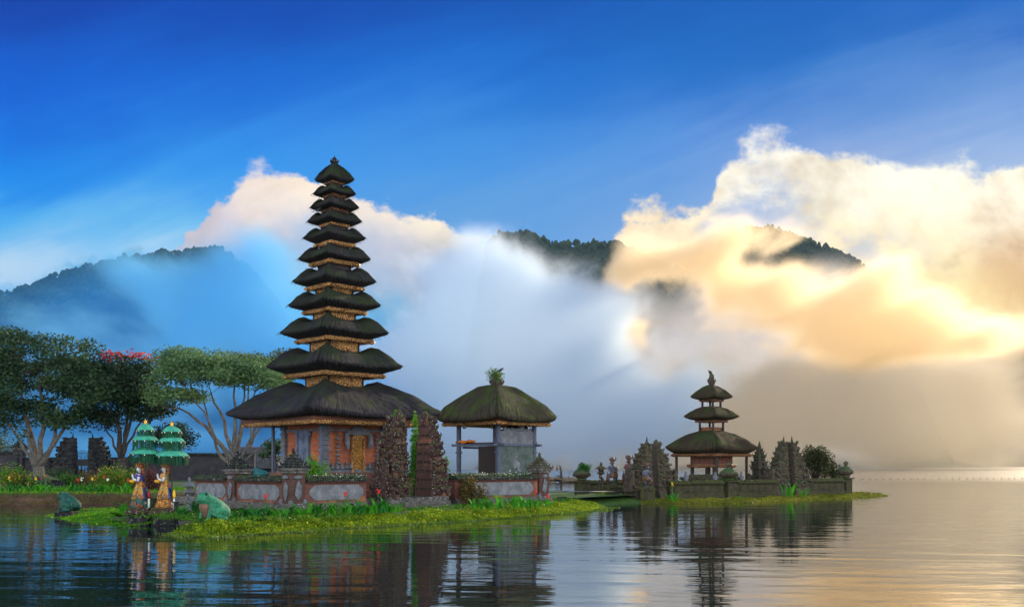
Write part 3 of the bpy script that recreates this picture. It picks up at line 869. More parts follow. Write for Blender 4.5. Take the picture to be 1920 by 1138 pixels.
edging('ground_cover', shore_front, 56000, 1.4, 0.36, .066, M['cover'], 'clipped yellow green creeper edging the temple island')
edging('ground_cover', shore_tongue, 15000, 2.6, 0.26, .062, M['cover_green'], 'bright green creeper with yellow flowers on the spit', wob=.15)
edging('ground_cover', shore_right, 20000, 1.8, 0.22, .09, M['cover_far'], 'thin olive ground cover edging the smaller island')
xyb = [W2(1015, 940, 0), W2(1070, 940, 0), W2(1140, 944, 0)]
edging('ground_cover', [W2(1018, 938), W2(1060, 938), W2(1110, 940), W2(1160, 941)], 5200, 2.4, 0.35, .09, M['cover'], 'yellow green shrubs beyond the stepping stone')
# green weed floating along the edge
M['float_weed'] = foliage_mat('floating weed', (.04, .10, .008), (.16, .27, .015), (.12, .08, .03), .88, .2, 1.5)
t_ = rs.random(9000); xy_, nr_, L_ = lerp_line(shore_front, t_)
o_ = -np.abs(rs.normal(0, 1, 9000)) * (.22 + .22 * np.sin(t_ * L_ * .9) ** 2) + .1
C = np.stack([xy_[:, 0] + nr_[:, 0] * o_, xy_[:, 1] + nr_[:, 1] * o_, rs.uniform(.004, .03, 9000)], 1)
V, Fq = leaf_quads(C, .07, rs, .7, .95); V[:, 2] = np.maximum(V[:, 2], .004)
tag(fast_mesh('waterweed', V, Fq, M['float_weed']), 'green weed floating at the waterline of the temple island', kind='stuff')
# grass
M['grass'] = foliage_mat('grass blades', (0.02, 0.09, 0.004), (0.10, 0.28, 0.012), None, .9, .4, 1.0)
def grass_patch(n, poly_fn, size, name, label, mat):
    C = np.array([poly_fn() for _ in range(n)])
    V, Fq = leaf_quads(C, size, rs, .16, 0.0)
    V[:, 2] = np.maximum(V[:, 2], 0.02)
    return tag(fast_mesh(name, V, Fq, mat), label, kind='stuff')
def gp_front():
    t = rnd.random(); xy, nr_, L = lerp_line(shore_front, np.array([t])); o = rnd.uniform(1.0, 5.5)
    return (xy[0, 0] + nr_[0, 0] * o, xy[0, 1] + nr_[0, 1] * o, .36 + rnd.uniform(.0, .10))
grass_patch(9000, gp_front, .16, 'grass', 'grass between the edging and the temple wall', M['grass'])
def gp_garden():
    Y = rnd.uniform(51.5, 62) ; x = rnd.uniform(-32, -19)
    return (x, Y, garden_z(Y) + rnd.uniform(0, .08))
grass_patch(9000, gp_garden, .18, 'grass', 'short grass along the left garden shore', M['cover_green'])
M['bank_weed'] = foliage_mat('bank weeds', (0.04, 0.07, 0.01), (0.20, 0.19, 0.03), (0.26, 0.10, .04), .8, .3, 1.0)
def gp_bank():
    x = rnd.uniform(-32, -14); t = rnd.random()
    Y = 50.7 + t * 1.1 + ((x + 20) * .6 if x > -20 else 0)
    return (x, Y, .02 + t * .58 + rnd.uniform(0, .06))
grass_patch(9000, gp_bank, .13, 'undergrowth', 'dry brown weeds hanging down the earth bank', M['bank_weed'])

# ================================================================ main temple compound; everything in it shares one direction
TH = R(44.0)
B0 = Vector((-7.9, 36.0, 0))
def L2W(x, y, z=0.0):
    return Vector((B0.x + x * math.cos(TH) - y * math.sin(TH), B0.y + x * math.sin(TH) + y * math.cos(TH), z))
def W2L(p):
    dx_, dy_ = p[0] - B0.x, p[1] - B0.y
    return (dx_ * math.cos(TH) + dy_ * math.sin(TH), -dx_ * math.sin(TH) + dy_ * math.cos(TH))

# ---------------------------------------------------------------- the eleven-tiered tower
TY = 44.0; PX = TY / F
def tz(py): return wz(py, TY)
tower = empty('pagoda_tower', (wx(627, TY), TY, 0.36), TH, 'tall slender pagoda tower with eleven black thatched roofs on an orange brick shrine', 'pagoda')
ZB = 0.36
sil = 1.386
# (tip width px, tip y, top y, trim bottom y, trim width px, neck width px)
TIERS = [
 (400, 772, 716, 799, 331, 112),
 (255, 686, 647, 707, 178, 95),
 (203, 623, 590, 642, 137, 81),
 (172.5, 571.8, 543, 588, 110, 72),
 (155, 527, 499, 543, 101, 62),
 (135.5, 484.8, 460, 497.5, 84.5, 56),
 (117, 446, 425, 462, 68.5, 50),
 (101.5, 415, 396, 427, 56, 44),
 (91, 388.7, 371, 399, 50, 38),
 (79.5, 363, 346, 372, 42, 30),
 (73.5, 336, 307, 347, 38, 14)]
for i, (tw, ty, top, tb, trw, nw) in enumerate(TIERS):
    hw = tw * PX / sil / 2 * 1.045; zt = tz(ty) - ZB; ztop = tz(top) - ZB; zb = tz(tb) - ZB
    trim = trw * PX / sil / 2 * 1.02; neck = nw * PX / sil / 2
    lift = min(0.24, hw * .085)
    if 0 < i < 10: ztop -= (ztop - zt) * .12
    h_ = ztop - zt; g_ = hw - neck
    sag = .34 if i == 0 else (.30 * h_ + .04 if i < 10 else .06)
    if i == 0:
        prof = [(neck * .9, ztop - .30, .6), (neck * 1.12, ztop - .08, .8), (neck * 1.5, ztop, .9), (neck + g_ * .40, ztop - .26, .9), (neck + g_ * .62, ztop - .58, .8), (neck + g_ * .84, ztop - 1.02, .7), (hw, zt, .75), (hw * .985, zt - .12, .7), (hw * .92, zt - .26, .45), (trim + .08, zb + .30, .0), (trim - .05, zb + .22, 0)]
    elif i == 10:
        prof = [(.02, ztop + .02, 0), (neck * .9, ztop - .02, 0), (hw * .48, ztop - .20, .3), (hw * .80, zt + .24, .8), (hw, zt, 1), (hw * .96, zt - .07, .9), (trim + .02, zb + .10, .2), (trim - .05, zb + .08, 0)]
    else:
        prof = [(neck * .92, ztop - h_ * .50, .3), (neck * 1.04, ztop - h_ * .22, .8), (neck + g_ * .26, ztop, 1), (neck + g_ * .44, ztop - h_ * .08, 1), (neck + g_ * .66, ztop - h_ * .36, .75), (neck + g_ * .88, zt + h_ * .20, .55), (hw, zt, .40), (hw * .975, zt - h_ * .10, .40), (trim + (hw - trim) * .45, zb + (zt - zb) * .52, .15), (trim + .03, zb + .12, 0), (trim - .05, zb + .10, 0)]
    thatch_roof('thatched_roof', prof, M['thatch_low'] if i == 0 else M['thatch'], tower, sag, fringe=int(120 + 260 * hw), cr=.05, strand=.075 if i else .11)
    tt = .20 if i == 0 else .115
    if i == 0:
        eave_trim('gilded_eave', trim, zb + .02, zb + .13, M['gold'], tower)
        eave_trim('upper_eave_board', trim + .05, zb + .135, zb + .235, M['wood_red'], tower, teeth=False, th=.12)
        eave_trim('dentil_strip', trim + .075, zb + .24, zb + .275, M['gold_dim'], tower, teeth=False, th=.10)
    else:
        eave_trim('gilded_eave', trim, zb, zb + .12, M['gold'] if i < 8 else M['gold_dim'], tower, teeth=i < 7)
    # neck box up to the next roof
    if i < 10:
        nz0 = ztop - .35 if i == 0 else ztop - (ztop - zt) * .5
        nz1 = (tz(TIERS[i + 1][3]) - ZB) + .10
        nh = neck * .93
        mb = MB(); mb.box(0, 0, nz0, nh * 2, nh * 2, nz1 - nz0)
        for sx in (-1, 1):
            for sy in (-1, 1): mb.box(sx * nh, sy * nh, nz0, .07, .07, nz1 - nz0)
        mb.build('neck_box', M['wood_dark'], tower)
        if i < 4:
            pz0 = ztop - sag * .9; pz1 = nz1 - .13
            if pz1 - pz0 > .06:
                for (a, b, rz) in ((0, -nh - .012, 0), (-nh - .012, 0, math.pi / 2)):
                    mb = MB(); mb.box(a, b, pz0 - .05, (nh * 2 - .12), .03, pz1 - pz0 + .05, rz); mb.build('gilded_panel', M['gold'], tower)
    else:
        pass
# finial
mb = MB(); zf = tz(309) - ZB
mb.lathe([(.13, -.05), (.17, 0), (.10, .05), (.19, .10), (.17, .16), (.08, .20), (.12, .25), (.06, .30), (.015, .38)], 10)
for k in range(6):
    a = k * math.pi / 3; mb.curl((.13 * math.cos(a), .13 * math.sin(a), .08), .07, a)
mb.build('finial', M['stone_dark'], tower, loc=(0, 0, zf))
# ---- shrine body
bs = 130 * PX; zb0 = wz(887, 42) - ZB; zb1 = tz(799) - ZB + .15
mb = MB(); mb.box(0, 0, zb0, bs, bs, zb1 - zb0); mb.build('brick_wall', M['brick'], tower)
mb = MB()
for (h0, h1, g_) in ((0, .30, 1.0), (.30, .42, .88), (.42, zb0 - .22, .80), (zb0 - .22, zb0 - .10, .92), (zb0 - .10, zb0 + .03, .86)):
    mb.box(0, 0, h0, bs + g_ * 1.4, bs + g_ * 1.4, h1 - h0 - .003, b=.02)
mb.build('plinth', M['brick_dull'], tower)
# corner pilasters and carved stone on the two seen faces
for (sx, sy) in ((-1, -1), (1, -1), (-1, 1)):
    mb = MB(); z = zb0 + .03
    while z < zb1 - .15:
        w = .30 + (.08 if int((z - zb0) / .12) % 2 else 0); mb.box(sx * bs / 2, sy * bs / 2, z, w, w, .11, b=.015); z += .115
    mb.build('corner_pilaster', M['stone_grey'], tower)
def face_pt(side, u, out_):
    """side 0 = front (local -y), 1 = left (local -x); u along the face"""
    return (u, -bs / 2 - out_) if side == 0 else (-bs / 2 - out_, u)
for side in (0, 1):
    rz = 0 if side == 0 else math.pi / 2
    mb = MB()       # foot and head mouldings of carved stone
    x, y = face_pt(side, 0, .05); mb.box(x, y, zb0 + .03, bs - .34, .14, .12, rz, b=.02)
    for q in range(11):
        u = (q - 5) * .24
        if side == 0 and abs(u - .12) < .36: continue
        x, y = face_pt(side, u, .09); mb.blob((x, y, zb0 + .24), (.13, .13, .12), amp=.5)
        mb.blob((x, y, zb0 + .36 + .06 * (q % 2)), (.07, .07, .10), amp=.5)
    mb.build('carved_moulding', M['stone_grey'], tower)
    mb = MB(); x, y = face_pt(side, 0, .04); mb.box(x, y, zb1 - .42, bs - .34, .12, .10, rz, b=.02)
    mb.build('head_moulding', M['stone_grey'], tower)
    if side == 1:    # tall carved relief panel on the left face
        u0 = 0.0
        mb = MB(); x, y = face_pt(1, u0, .03); mb.box(x, y, zb0 + .42, .74, .10, zb1 - zb0 - .84, rz, b=.02)
        for e in (-1, 1):
            x, y = face_pt(1, u0 + e * .42, .06); mb.box(x, y, zb0 + .30, .10, .16, zb1 - zb0 - .62, rz, b=.02)
            x, y = face_pt(1, u0 + e * .52, .08); mb.blob((x, y, zb0 + .42), (.14, .14, .26), amp=.5)
            x, y = face_pt(1, u0 + e * .50, .06); mb.blob((x, y, zb1 - .50), (.10, .10, .18), amp=.5)
        for q in range(26):
            x, y = face_pt(1, u0 + rnd.uniform(-.24, .24), .085); mb.blob((x, y, rnd.uniform(zb0 + .55, zb1 - .55)), (.05, .08, .09), amp=.6)
        x, y = face_pt(1, u0, .12); mb.box(x, y, zb0 + .46, .66, .12, .06, rz)
        mb.build('relief_panel', M['stone_blue'], tower)
        for e in (-1, 1):
            mb = MB(); x, y = face_pt(1, e * 1.12, .02); mb.box(x, y, zb0 + .15, .5, .06, .36, rz)
            mb.build('stone_dado', M['stone_blue'], tower)
# gilded door in the front face
du = 0.10
door = empty('door', (du, -bs / 2 - .06, zb0 + .02)); door.parent = tower
dh = 1.42
mb = MB()
for (x, w) in ((-.30, .09), (.30, .09)): mb.box(x, -.04, 0, w, .14, dh, b=.015)
mb.box(0, -.04, dh - .001, .69, .14, .10, b=.02); mb.box(0, -.04, dh + .10, .50, .12, .08, b=.02); mb.box(0, -.04, dh + .18, .26, .10, .08, b=.02)
for e in (-1, 1):
    for q in range(8): mb.blob((e * .30, -.12, .1 + q * .18), (.045, .03, .075), amp=.3)
mb.build('door_frame', M['gold'], door)
mb = MB(); mb.box(-.125, 0, .03, .245, .06, dh - .05); mb.box(.125, 0, .03, .245, .06, dh - .05)
for q in range(22): mb.blob((rnd.choice((-1, 1)) * rnd.uniform(.04, .21), -.035, .12 + q * .055), (.05, .02, .055), amp=.5)
mb.build('door_leaf', M['gold_fine'], door)
mb = MB()    # stone hood and hanging side scrolls
for k_, w in enumerate((1.35, 1.1, .8, .45)): mb.box(0, -.06, dh + .20 + k_ * .09, w, .20, .085, b=.02)
for e in (-1, 1):
    mb.tube([(e * .58, -.10, dh + .28), (e * .62, -.12, dh + .05), (e * .60, -.13, dh - .22), (e * .56, -.12, dh - .40)], [.08, .11, .12, .05], 8)
    for q in range(9): mb.blob((e * 1.02, -.06, .25 + q * .17), (.085 + .03 * (q % 2), .09, .075), amp=.4)
mb.build('door_hood', M['stone_grey'], door)
mb = MB()    # steps in front of the door
for k_ in range(4): mb.box(0, -.40 - .14 * k_, -.05 - .24 * (k_ + 1), .9, .34 + .12 * k_, .24, b=.02)
mb.build('door_steps', M['brick_dull'], door)
# roof posts
ps = 163 * PX / 2
for (sx, sy) in ((-1, -1), (1, -1), (-1, 1), (1, 1)):
    mb = MB(); mb.box(0, 0, 0, .20, .20, .16, b=.02); mb.box(0, 0, .16, .12, .12, zb1 - .55 - .16, b=.012); mb.box(0, 0, zb1 - .56, .18, .18, .12, b=.02)
    p = mb.build('roof_post', M['post_blue'], tower, loc=(sx * ps, sy * ps, .36))
# beam ring carried by the posts
mb = MB()
for a in (0, 1):
    for e in (-1, 1):
        if a: mb.box(e * ps, 0, zb1 - .14, .12, 2 * ps + .3, .13)
        else: mb.box(0, e * ps, zb1 - .145, 2 * ps + .3 - .244, .12, .12)
mb.build('roof_beams', M['wood_dark'], tower)
# small stone plaques hanging from the eave
mb = MB(); mb.box(.95, -TIERS[0][4] * PX / sil / 2 - .08, tz(799) - ZB - .20, .34, .05, .36, b=.01)
mb.blob((.95, -TIERS[0][4] * PX / sil / 2 - .11, tz(799) - ZB - .02), (.10, .03, .10), amp=.4)
mb.build('stone_plaque', M['stone_pale'], tower)

# ---------------------------------------------------------------- pavilion
PY_ = 50.0; PP = PY_ / F
pav = empty('open_pavilion', (wx(931, PY_), PY_, .36), R(48), 'open stone and timber pavilion under a mossy hipped thatch roof', 'pavilion')
def pz(py): return wz(py, PY_) - .36
hw = 232 * PP / 1.41 / 2 * 1.04; trim = 197 * PP / 1.41 / 2
zt, ztop, zb = pz(780), pz(722), pz(797)
prof = [(.02, ztop + .02, 0), (.34, ztop, 0), (.72, ztop - .10, .3), (hw * .48, ztop - .38, .6), (hw * .68, ztop - .74, .9), (hw * .86, ztop - 1.12, 1), (hw, zt, 1.0), (hw * .985, zt - .12, 1.0), (hw * .92, zt - .24, .7), (trim + .05, zb + .22, .2), (trim - .06, zb + .20, 0)]
thatch_roof('thatched_roof', prof, M['thatch_moss'], pav, .20, fringe=520, cr=.06)
eave_trim('carved_eave', trim, zb, zb + .10, M['gold'], pav)
eave_trim('eave_board', trim + .045, zb + .105, zb + .20, M['wood_red'], pav, teeth=False, th=.1)
mb = MB()   # clay crown
mb.blob((0, 0, .12), (.34, .34, .22), amp=.4, lo=False)
for k in range(7):
    a = k * .9; mb.curl((.26 * math.cos(a), .26 * math.sin(a), .05), .12, a)
mb.blob((0, 0, .38), (.14, .14, .12), amp=.4)
mb.build('roof_crown', M['stone_moss'], pav, loc=(0, 0, ztop))
ph = 2.62 / 2 * 1.02
zfl = 0.55
zsh = pz(837); ztp = zb + .18
for (sx, sy) in ((-1, -1), (1, -1), (-1, 1), (1, 1)):
    mb = MB(); mb.box(0, 0, 0, .26, .26, .18, b=.02); mb.box(0, 0, .18, .19, .19, ztp - .18, b=.02); mb.box(0, 0, zsh - .34, .27, .27, .08, b=.02); mb.box(0, 0, zsh + .14, .25, .25, .12, b=.02)
    mb.build('post', M['post_blue'], pav, loc=(sx * ph, sy * ph, 0))
mb = MB(); mb.box(0, 0, 0, ph * 2 + .9, ph * 2 + .9, .3, b=.03); mb.box(0, 0, .3, ph * 2 + .6, ph * 2 + .6, zfl - .3, b=.03); mb.build('floor_base', M['brick_dull'], pav)
mb = MB()  # shelf beams running past the posts
for e in (-1, 1):
    mb.box(e * (ph + .001), 0, zsh, .16, ph * 2 + .9, .12, b=.01)
    mb.box(0, e * (ph - .16), zsh - .10, ph * 2 - .3, .14, .095, b=.01)
mb.box(0, -ph - .02, zsh + .002, ph * 2 + .8, .16, .118, b=.01)
mb.build('shelf_beam', M['post_blue'], pav)
mb = MB(); mb.box(0, .25, zsh + .124, ph * 2 - .25, ph * 2 - .8, .06); mb.build('shelf', M['wood_dark'], pav)
mb = MB(); mb.box(0, -ph - .0, zfl - .003, ph * 2 - .2, .10, zsh - zfl - .01); mb.build('painted_panel', stone_mat('green grey painted panel', (0.06, .085, .075), (.15, .19, .17), 0, .2, sc=.7, bstr=.3), pav)
mb = MB()
for q in range(16): mb.blob((rnd.gauss(0, .22), -ph - .055, (zfl + zsh) / 2 + .12 + rnd.gauss(0, .16)), (.09, .015, .07), amp=.4)
mb.lathe([(.17, 0), (.17, .006)], 14, (0, -ph - .052, (zfl + zsh) / 2 + .12)) if 0 else mb.box(0, -ph - .056, (zfl + zsh) / 2 - .02, .34, .014, .28)
mb.build('painted_emblem', M['stone_pale'], pav)
mb = MB(); mb.box(0, -ph - .0, zsh + .122, ph * 2 - .2, .09, .62); 
for q in range(9): mb.blob((-.9 + q * .23 + .1, -ph, zsh + .78 + rnd.uniform(-.02, .06)), (.14, .05, .12), amp=.3)
mb.build('upper_panel', M['stone_grey'], pav)
mb = MB(); mb.box(-ph, -ph * .50, zfl - .003, .09, ph * 1.0 - .12, zsh - zfl - .01); mb.build('side_panel', M['wood_dark'], pav)
mb = MB()   # back screen with carved skyline seen against the light
mb.box(ph - .05, 0, zsh + .2, .08, ph * 2 - .2, .35)
for q in range(15):
    t = q / 14; y = -ph + .15 + t * (ph * 2 - .3); h = .28 + .30 * math.sin(t * 3.1) + (.2 if q in (2, 6, 8) else 0)
    mb.box(ph - .05, y, zsh + .5, .10, .22, h * .8, b=.02); mb.blob((ph - .05, y, zsh + .52 + h * .8), (.07, .09, .10), amp=.3)
mb.build('carved_back_screen', M['wood_dark'], pav)
mb = MB(); mb.box(-ph - .40, .55, zb - .22, .05, .22, .26, b=.01); mb.build('hanging_plaque', M['stone_pale'], pav)
mb = MB(); mb.box(-ph * .72 , -ph * .02, (zfl + zsh) / 2 + .05, .09, .09, .16, b=.02); mb.build('lamp_box', M['stone_pale'], pav)
# folded yellow cloth lying on the shelf
mb = MB()
for q in range(6): mb.blob((-.25 + rnd.uniform(-.1, .1), -.1 + q * .14, .05 + .03 * math.sin(q * 1.3)), (.2, .13, .07), amp=.4, lo=False)
p = Matrix.Rotation(R(48), 4, 'Z') @ Vector((-ph * .8, .55, 0))
mb.build('folded_cloth', plain_mat('saffron cloth', (.80, .22, .012), .8), None, smooth=True, loc=(pav.location.x + p.x, pav.location.y + p.y, .36 + zsh + .18), rz=R(48))
tag(bpy.data.objects['folded_cloth'], 'crumpled saffron cloth lying on the shelf of the open pavilion', 'cloth')
# weeds on the roof crown
M['weed'] = foliage_mat('roof weeds', (.03, .10, .01), (.16, .30, .03), (.25, .09, .03), .9, .4, 5)
def bush(name, loc, r, n, size, mat, label, group=None, cat='shrub', stems=True, flat=.2, shell=.55, parent=None, clumps=9, seed=0, stemmat=None, lift=0.0):
    """shrub: stems and a crown made of leaf clumps"""
    rs_ = np.random.default_rng(int(abs(loc[0] * 131 + loc[1] * 17)) + seed)
    root = empty(name, loc, 0, label, cat, group) if parent is None else parent
    if not isinstance(r, (tuple, list)): r = (r, r, r)
    pts = []
    cen = []
    for c in range(clumps):
        d = rs_.normal(size=3); d /= np.linalg.norm(d); d[2] = abs(d[2]) * .95 + .05
        k = rs_.uniform(.35, .8)
        cen.append(np.array([d[0] * r[0] * k, d[1] * r[1] * k, r[2] * (.25 + d[2] * k * .95)]))
    cen.append(np.array([0, 0, r[2] * .6]))
    cr_ = np.array(r) * shell
    for c in cen:
        m_ = n // len(cen)
        q = rs_.normal(size=(m_, 3)); q /= np.linalg.norm(q, axis=1)[:, None]; q *= (rs_.random(m_) ** .45)[:, None]
        pts.append(c + q * cr_ * rs_.uniform(.6, 1.0))
    C = np.concatenate(pts); C[:, 2] = np.maximum(C[:, 2], .02) + lift
    V, Fq = leaf_quads(C, size, rs_, .5, flat)
    o1 = fast_mesh('foliage', V, Fq, mat, root)
    if stems:
        mb = MB()
        for c in cen[:8]:
            mb.tube([(c[0] * .05, c[1] * .05, -.05), (c[0] * .4, c[1] * .4, c[2] * .45), tuple(c)], [.035 * max(r[2], .4), .022 * max(r[2], .4), .008], 5)
        o2 = mb.build('stem', stemmat or M['wood_dark'], root)
    return root
crown_w = L2W(0, 0)
bush('rooftop_weeds', (pav.location.x, pav.location.y, .36 + ztop + .15), (.55, .55, .62), 900, .09, M['weed'], 'green weeds sprouting from the crown of the pavilion roof', cat='weeds')
# ---------------------------------------------------------------- small birds
def bird(loc, rz, label, s_=1.0):
    mb = MB()
    mb.tube([(-.02, 0, 0), (.0, 0, .03), (.06, 0, .055), (.11, 0, .09), (.135, 0, .115), (.155, 0, .12), (.185, 0, .115)], [.01, .03, .042, .034, .026, .02, .003], 8)
    mb.tube([(.0, 0, .03), (-.08, 0, -.01), (-.15, 0, -.04)], [.022, .018, .014], 6, (1, .35))
    for e in (-1, 1): mb.tube([(.05, e * .015, .03), (.05, e * .015, -.05)], .005, 4)
    for v_ in mb.v: v_ *= s_
    o = mb.build('bird', plain_mat('dark feathers', (.015, .015, .02), .6), None, True, loc=loc, rz=rz)
    return tag(o, label, 'bird')
bird((wx(935, PY_), PY_, 2 + (873 - 697) * PP), R(15), 'dark bird perched in the weeds on the pavilion roof', 1.5)
bird((wx(598, TY) , TY - .55, 2 + (873 - 402.5) * PX), R(20), 'dark bird perched on a roof corner high on the tall tower', 1.5)

# ---------------------------------------------------------------- compound walls
def wall_segment(p0, p1, h, label, panels=1, z0=.36, mats=('plinth', 'brick_dull', 'stone_pale', 'cap_moss'), th=.5, group=None):
    p0 = Vector((*p0[:2], 0)); p1 = Vector((*p1[:2], 0)); d = p1 - p0; L = d.length; rz = math.atan2(d.y, d.x)
    w = empty('compound_wall', (p0.x, p0.y, z0), rz, label, 'wall', group)
    mb = MB()
    mb.box(L / 2, 0, 0, L, th + .30, .14, b=.02); mb.box(L / 2, 0, .14, L, th + .20, .09, b=.02); mb.box(L / 2, 0, .23, L, th + .10, .05, b=.01)
    mb.build('plinth', M[mats[0]], w)
    mb = MB(); mb.box(L / 2, 0, .28, L, th - .06, h - .44)
    mb.box(L / 2, 0, h - .16 - .06, L, th + .06, .055, b=.01); mb.box(L / 2, 0, .281, L, th + .03, .05, b=.01)
    mb.build('brick_course', M[mats[1]], w)
    for k in range(panels):
        a = L * (k + .06) / panels; b = L * (k + .94) / panels; zc0, zc1 = .38, h - .28; q = (zc1 - zc0) / 2
        mb = MB()
        for e in (-1, 1):
            y = e * (th / 2 - .03)
            pts = [(a + q * .8, zc0), (b - q * .8, zc0), (b, zc0 + q * .7), (b, zc0 + q * 1.3), (b - q * .8, zc1), (a + q * .8, zc1), (a, zc0 + q * 1.3), (a, zc0 + q * .7)]
            r0 = [(x, y, z) for x, z in pts]; r1 = [(x, y + e * .035, z) for x, z in pts]
            mb.rings([r0, r1] if e < 0 else [r1, r0])
        for e in (-1, 1):
            for j in range(1, int((b - a) / .42)): mb.box(a + j * .42, e * (th / 2 + .004), zc0 + .01, .016, .012, zc1 - zc0 - .02)
        mb.build('stone_panel', M[mats[2]], w)
    mb = MB(); n = max(4, int(L / .35)); step = L / n
    for k in range(n):
        mb.box((k + .5) * step, rnd.uniform(-.01, .01), h - .165, step - .004, th + .30 + rnd.uniform(-.03, .03), .10 + rnd.uniform(-.01, .02), b=.03)
        mb.box((k + .5) * step, 0, h - .07, step - .004, th + .02 + rnd.uniform(-.03, .03), .11 + rnd.uniform(-.02, .03), t=.8, b=.03)
    for k in range(int(L * 10)): mb.blob((rnd.uniform(0, L), rnd.uniform(-.3, .3), h - .0 - rnd.uniform(0, .05)), rnd.uniform(.03, .07), amp=.5)
    mb.build('coping', M[mats[3]], w)
    return w
def wall_pillar(p, h, label, z0=.36, top='stone_dark', rz=TH, plant=False, s_=1.0, body=('brick_old', 'stone_grey'), group=None):
    w = empty('wall_pillar', (p[0], p[1], z0), rz, label, 'pillar', group)
    a = .30 * s_
    mb = MB(); mb.box(0, 0, 0, a * 2.9, a * 2.9, .16, b=.02); mb.box(0, 0, .16, a * 2.5, a * 2.5, .12, b=.02); mb.box(0, 0, h - .12, a * 2.5, a * 2.5, .10, b=.02); mb.box(0, 0, h - .02, a * 2.9, a * 2.9, .08, b=.02)
    mb.build('pillar_base', M['plinth'], w)
    mb = MB(); mb.box(0, 0, .28, a * 2, a * 2, h - .40); mb.build('pillar_shaft', M[body[0]], w)
    mb = MB()
    for (x, y) in ((0, -a - .03), (-a - .03, 0), (0, a + .03), (a + .03, 0)):
        mb.blob((x, y, h * .5), (a * .5 if x == 0 else .07, .07 if x == 0 else a * .5, h * .25), amp=.3)
        mb.blob((x, y, h * .82), (a * .6 if x == 0 else .09, .09 if x == 0 else a * .6, .10), amp=.4)
    for (x, y) in ((-a, -a), (a, -a), (-a, a), (a, a)):
        mb.blob((x, y, h * .22), (.10, .10, .12), amp=.4)
    mb.build('carved_ornament', M[body[1]], w)
    mb = MB(); z = h + .06; r_ = a * 1.35
    for k in range(5):
        mb.box(0, 0, z, r_ * 2, r_ * 2, .09 * s_, b=.02)
        for q in range(4):
            an = q * math.pi / 2 + math.pi / 4; mb.curl((r_ * 1.3 * math.cos(an), r_ * 1.3 * math.sin(an), z), .085 * s_ * (1.2 - k * .15), an, .8)
            an = q * math.pi / 2; mb.blob((r_ * math.cos(an), r_ * math.sin(an), z + .05), .06 * s_, amp=.5)
        z += .10 * s_; r_ *= .74
    mb.lathe([(.06, 0), (.09, .05), (.05, .10), (.07, .15), (.01, .24)], 8, (0, 0, z))
    mb.build('pillar_crown', M[top], w)
    if plant:
        bush('x', (0, 0, 0), (.2, .2, .3), 260, .08, M['cover_green'], '', parent=w, stems=False, clumps=4, lift=h + .25)
        
    return w
HW = 1.22
gA, gB = 3.55, 6.75      # gate position along the front wall
wall_segment(L2W(0.35, 0), L2W(gA - .5, 0), HW, 'front temple wall between the corner pillar and the split gate, mottled grey panel')
wall_segment(L2W(gB + .75, 0), L2W(12.35, 0), HW, 'front temple wall below the open pavilion, long grey panel behind a brown shrub')
wall_segment(L2W(0, 3.75), L2W(0, 0.35), HW, 'left temple wall with a blue grey panel between two dark-crowned pillars')
wall_segment(L2W(0, 7.2), L2W(0, 4.40), HW, 'far left stretch of temple wall behind the stone lantern')
wall_segment(L2W(12.7, .35), L2W(12.7, 9.5), HW, 'temple wall running back beside the open pavilion')
wall_pillar(L2W(0, 0), 1.5, 'corner pillar of the temple wall with a fern growing on its dark crown', plant=True)
wall_pillar(L2W(0, 4.08), 1.45, 'wall pillar with black crown behind the green frog statue')
wall_pillar(L2W(12.7, 0), 1.45, 'end pillar of the temple wall beside the pavilion, topped with weeds', top='stone_moss', plant=True)
# raised court inside the wall
mb = MB(); mb.box(6.3, 5.5, 0, 12.2, 10.2, .28); o = mb.build('courtyard', M['plinth'], None, loc=(B0.x, B0.y, .365), rz=TH); tag(o, 'stone court inside the temple wall', kind='structure')

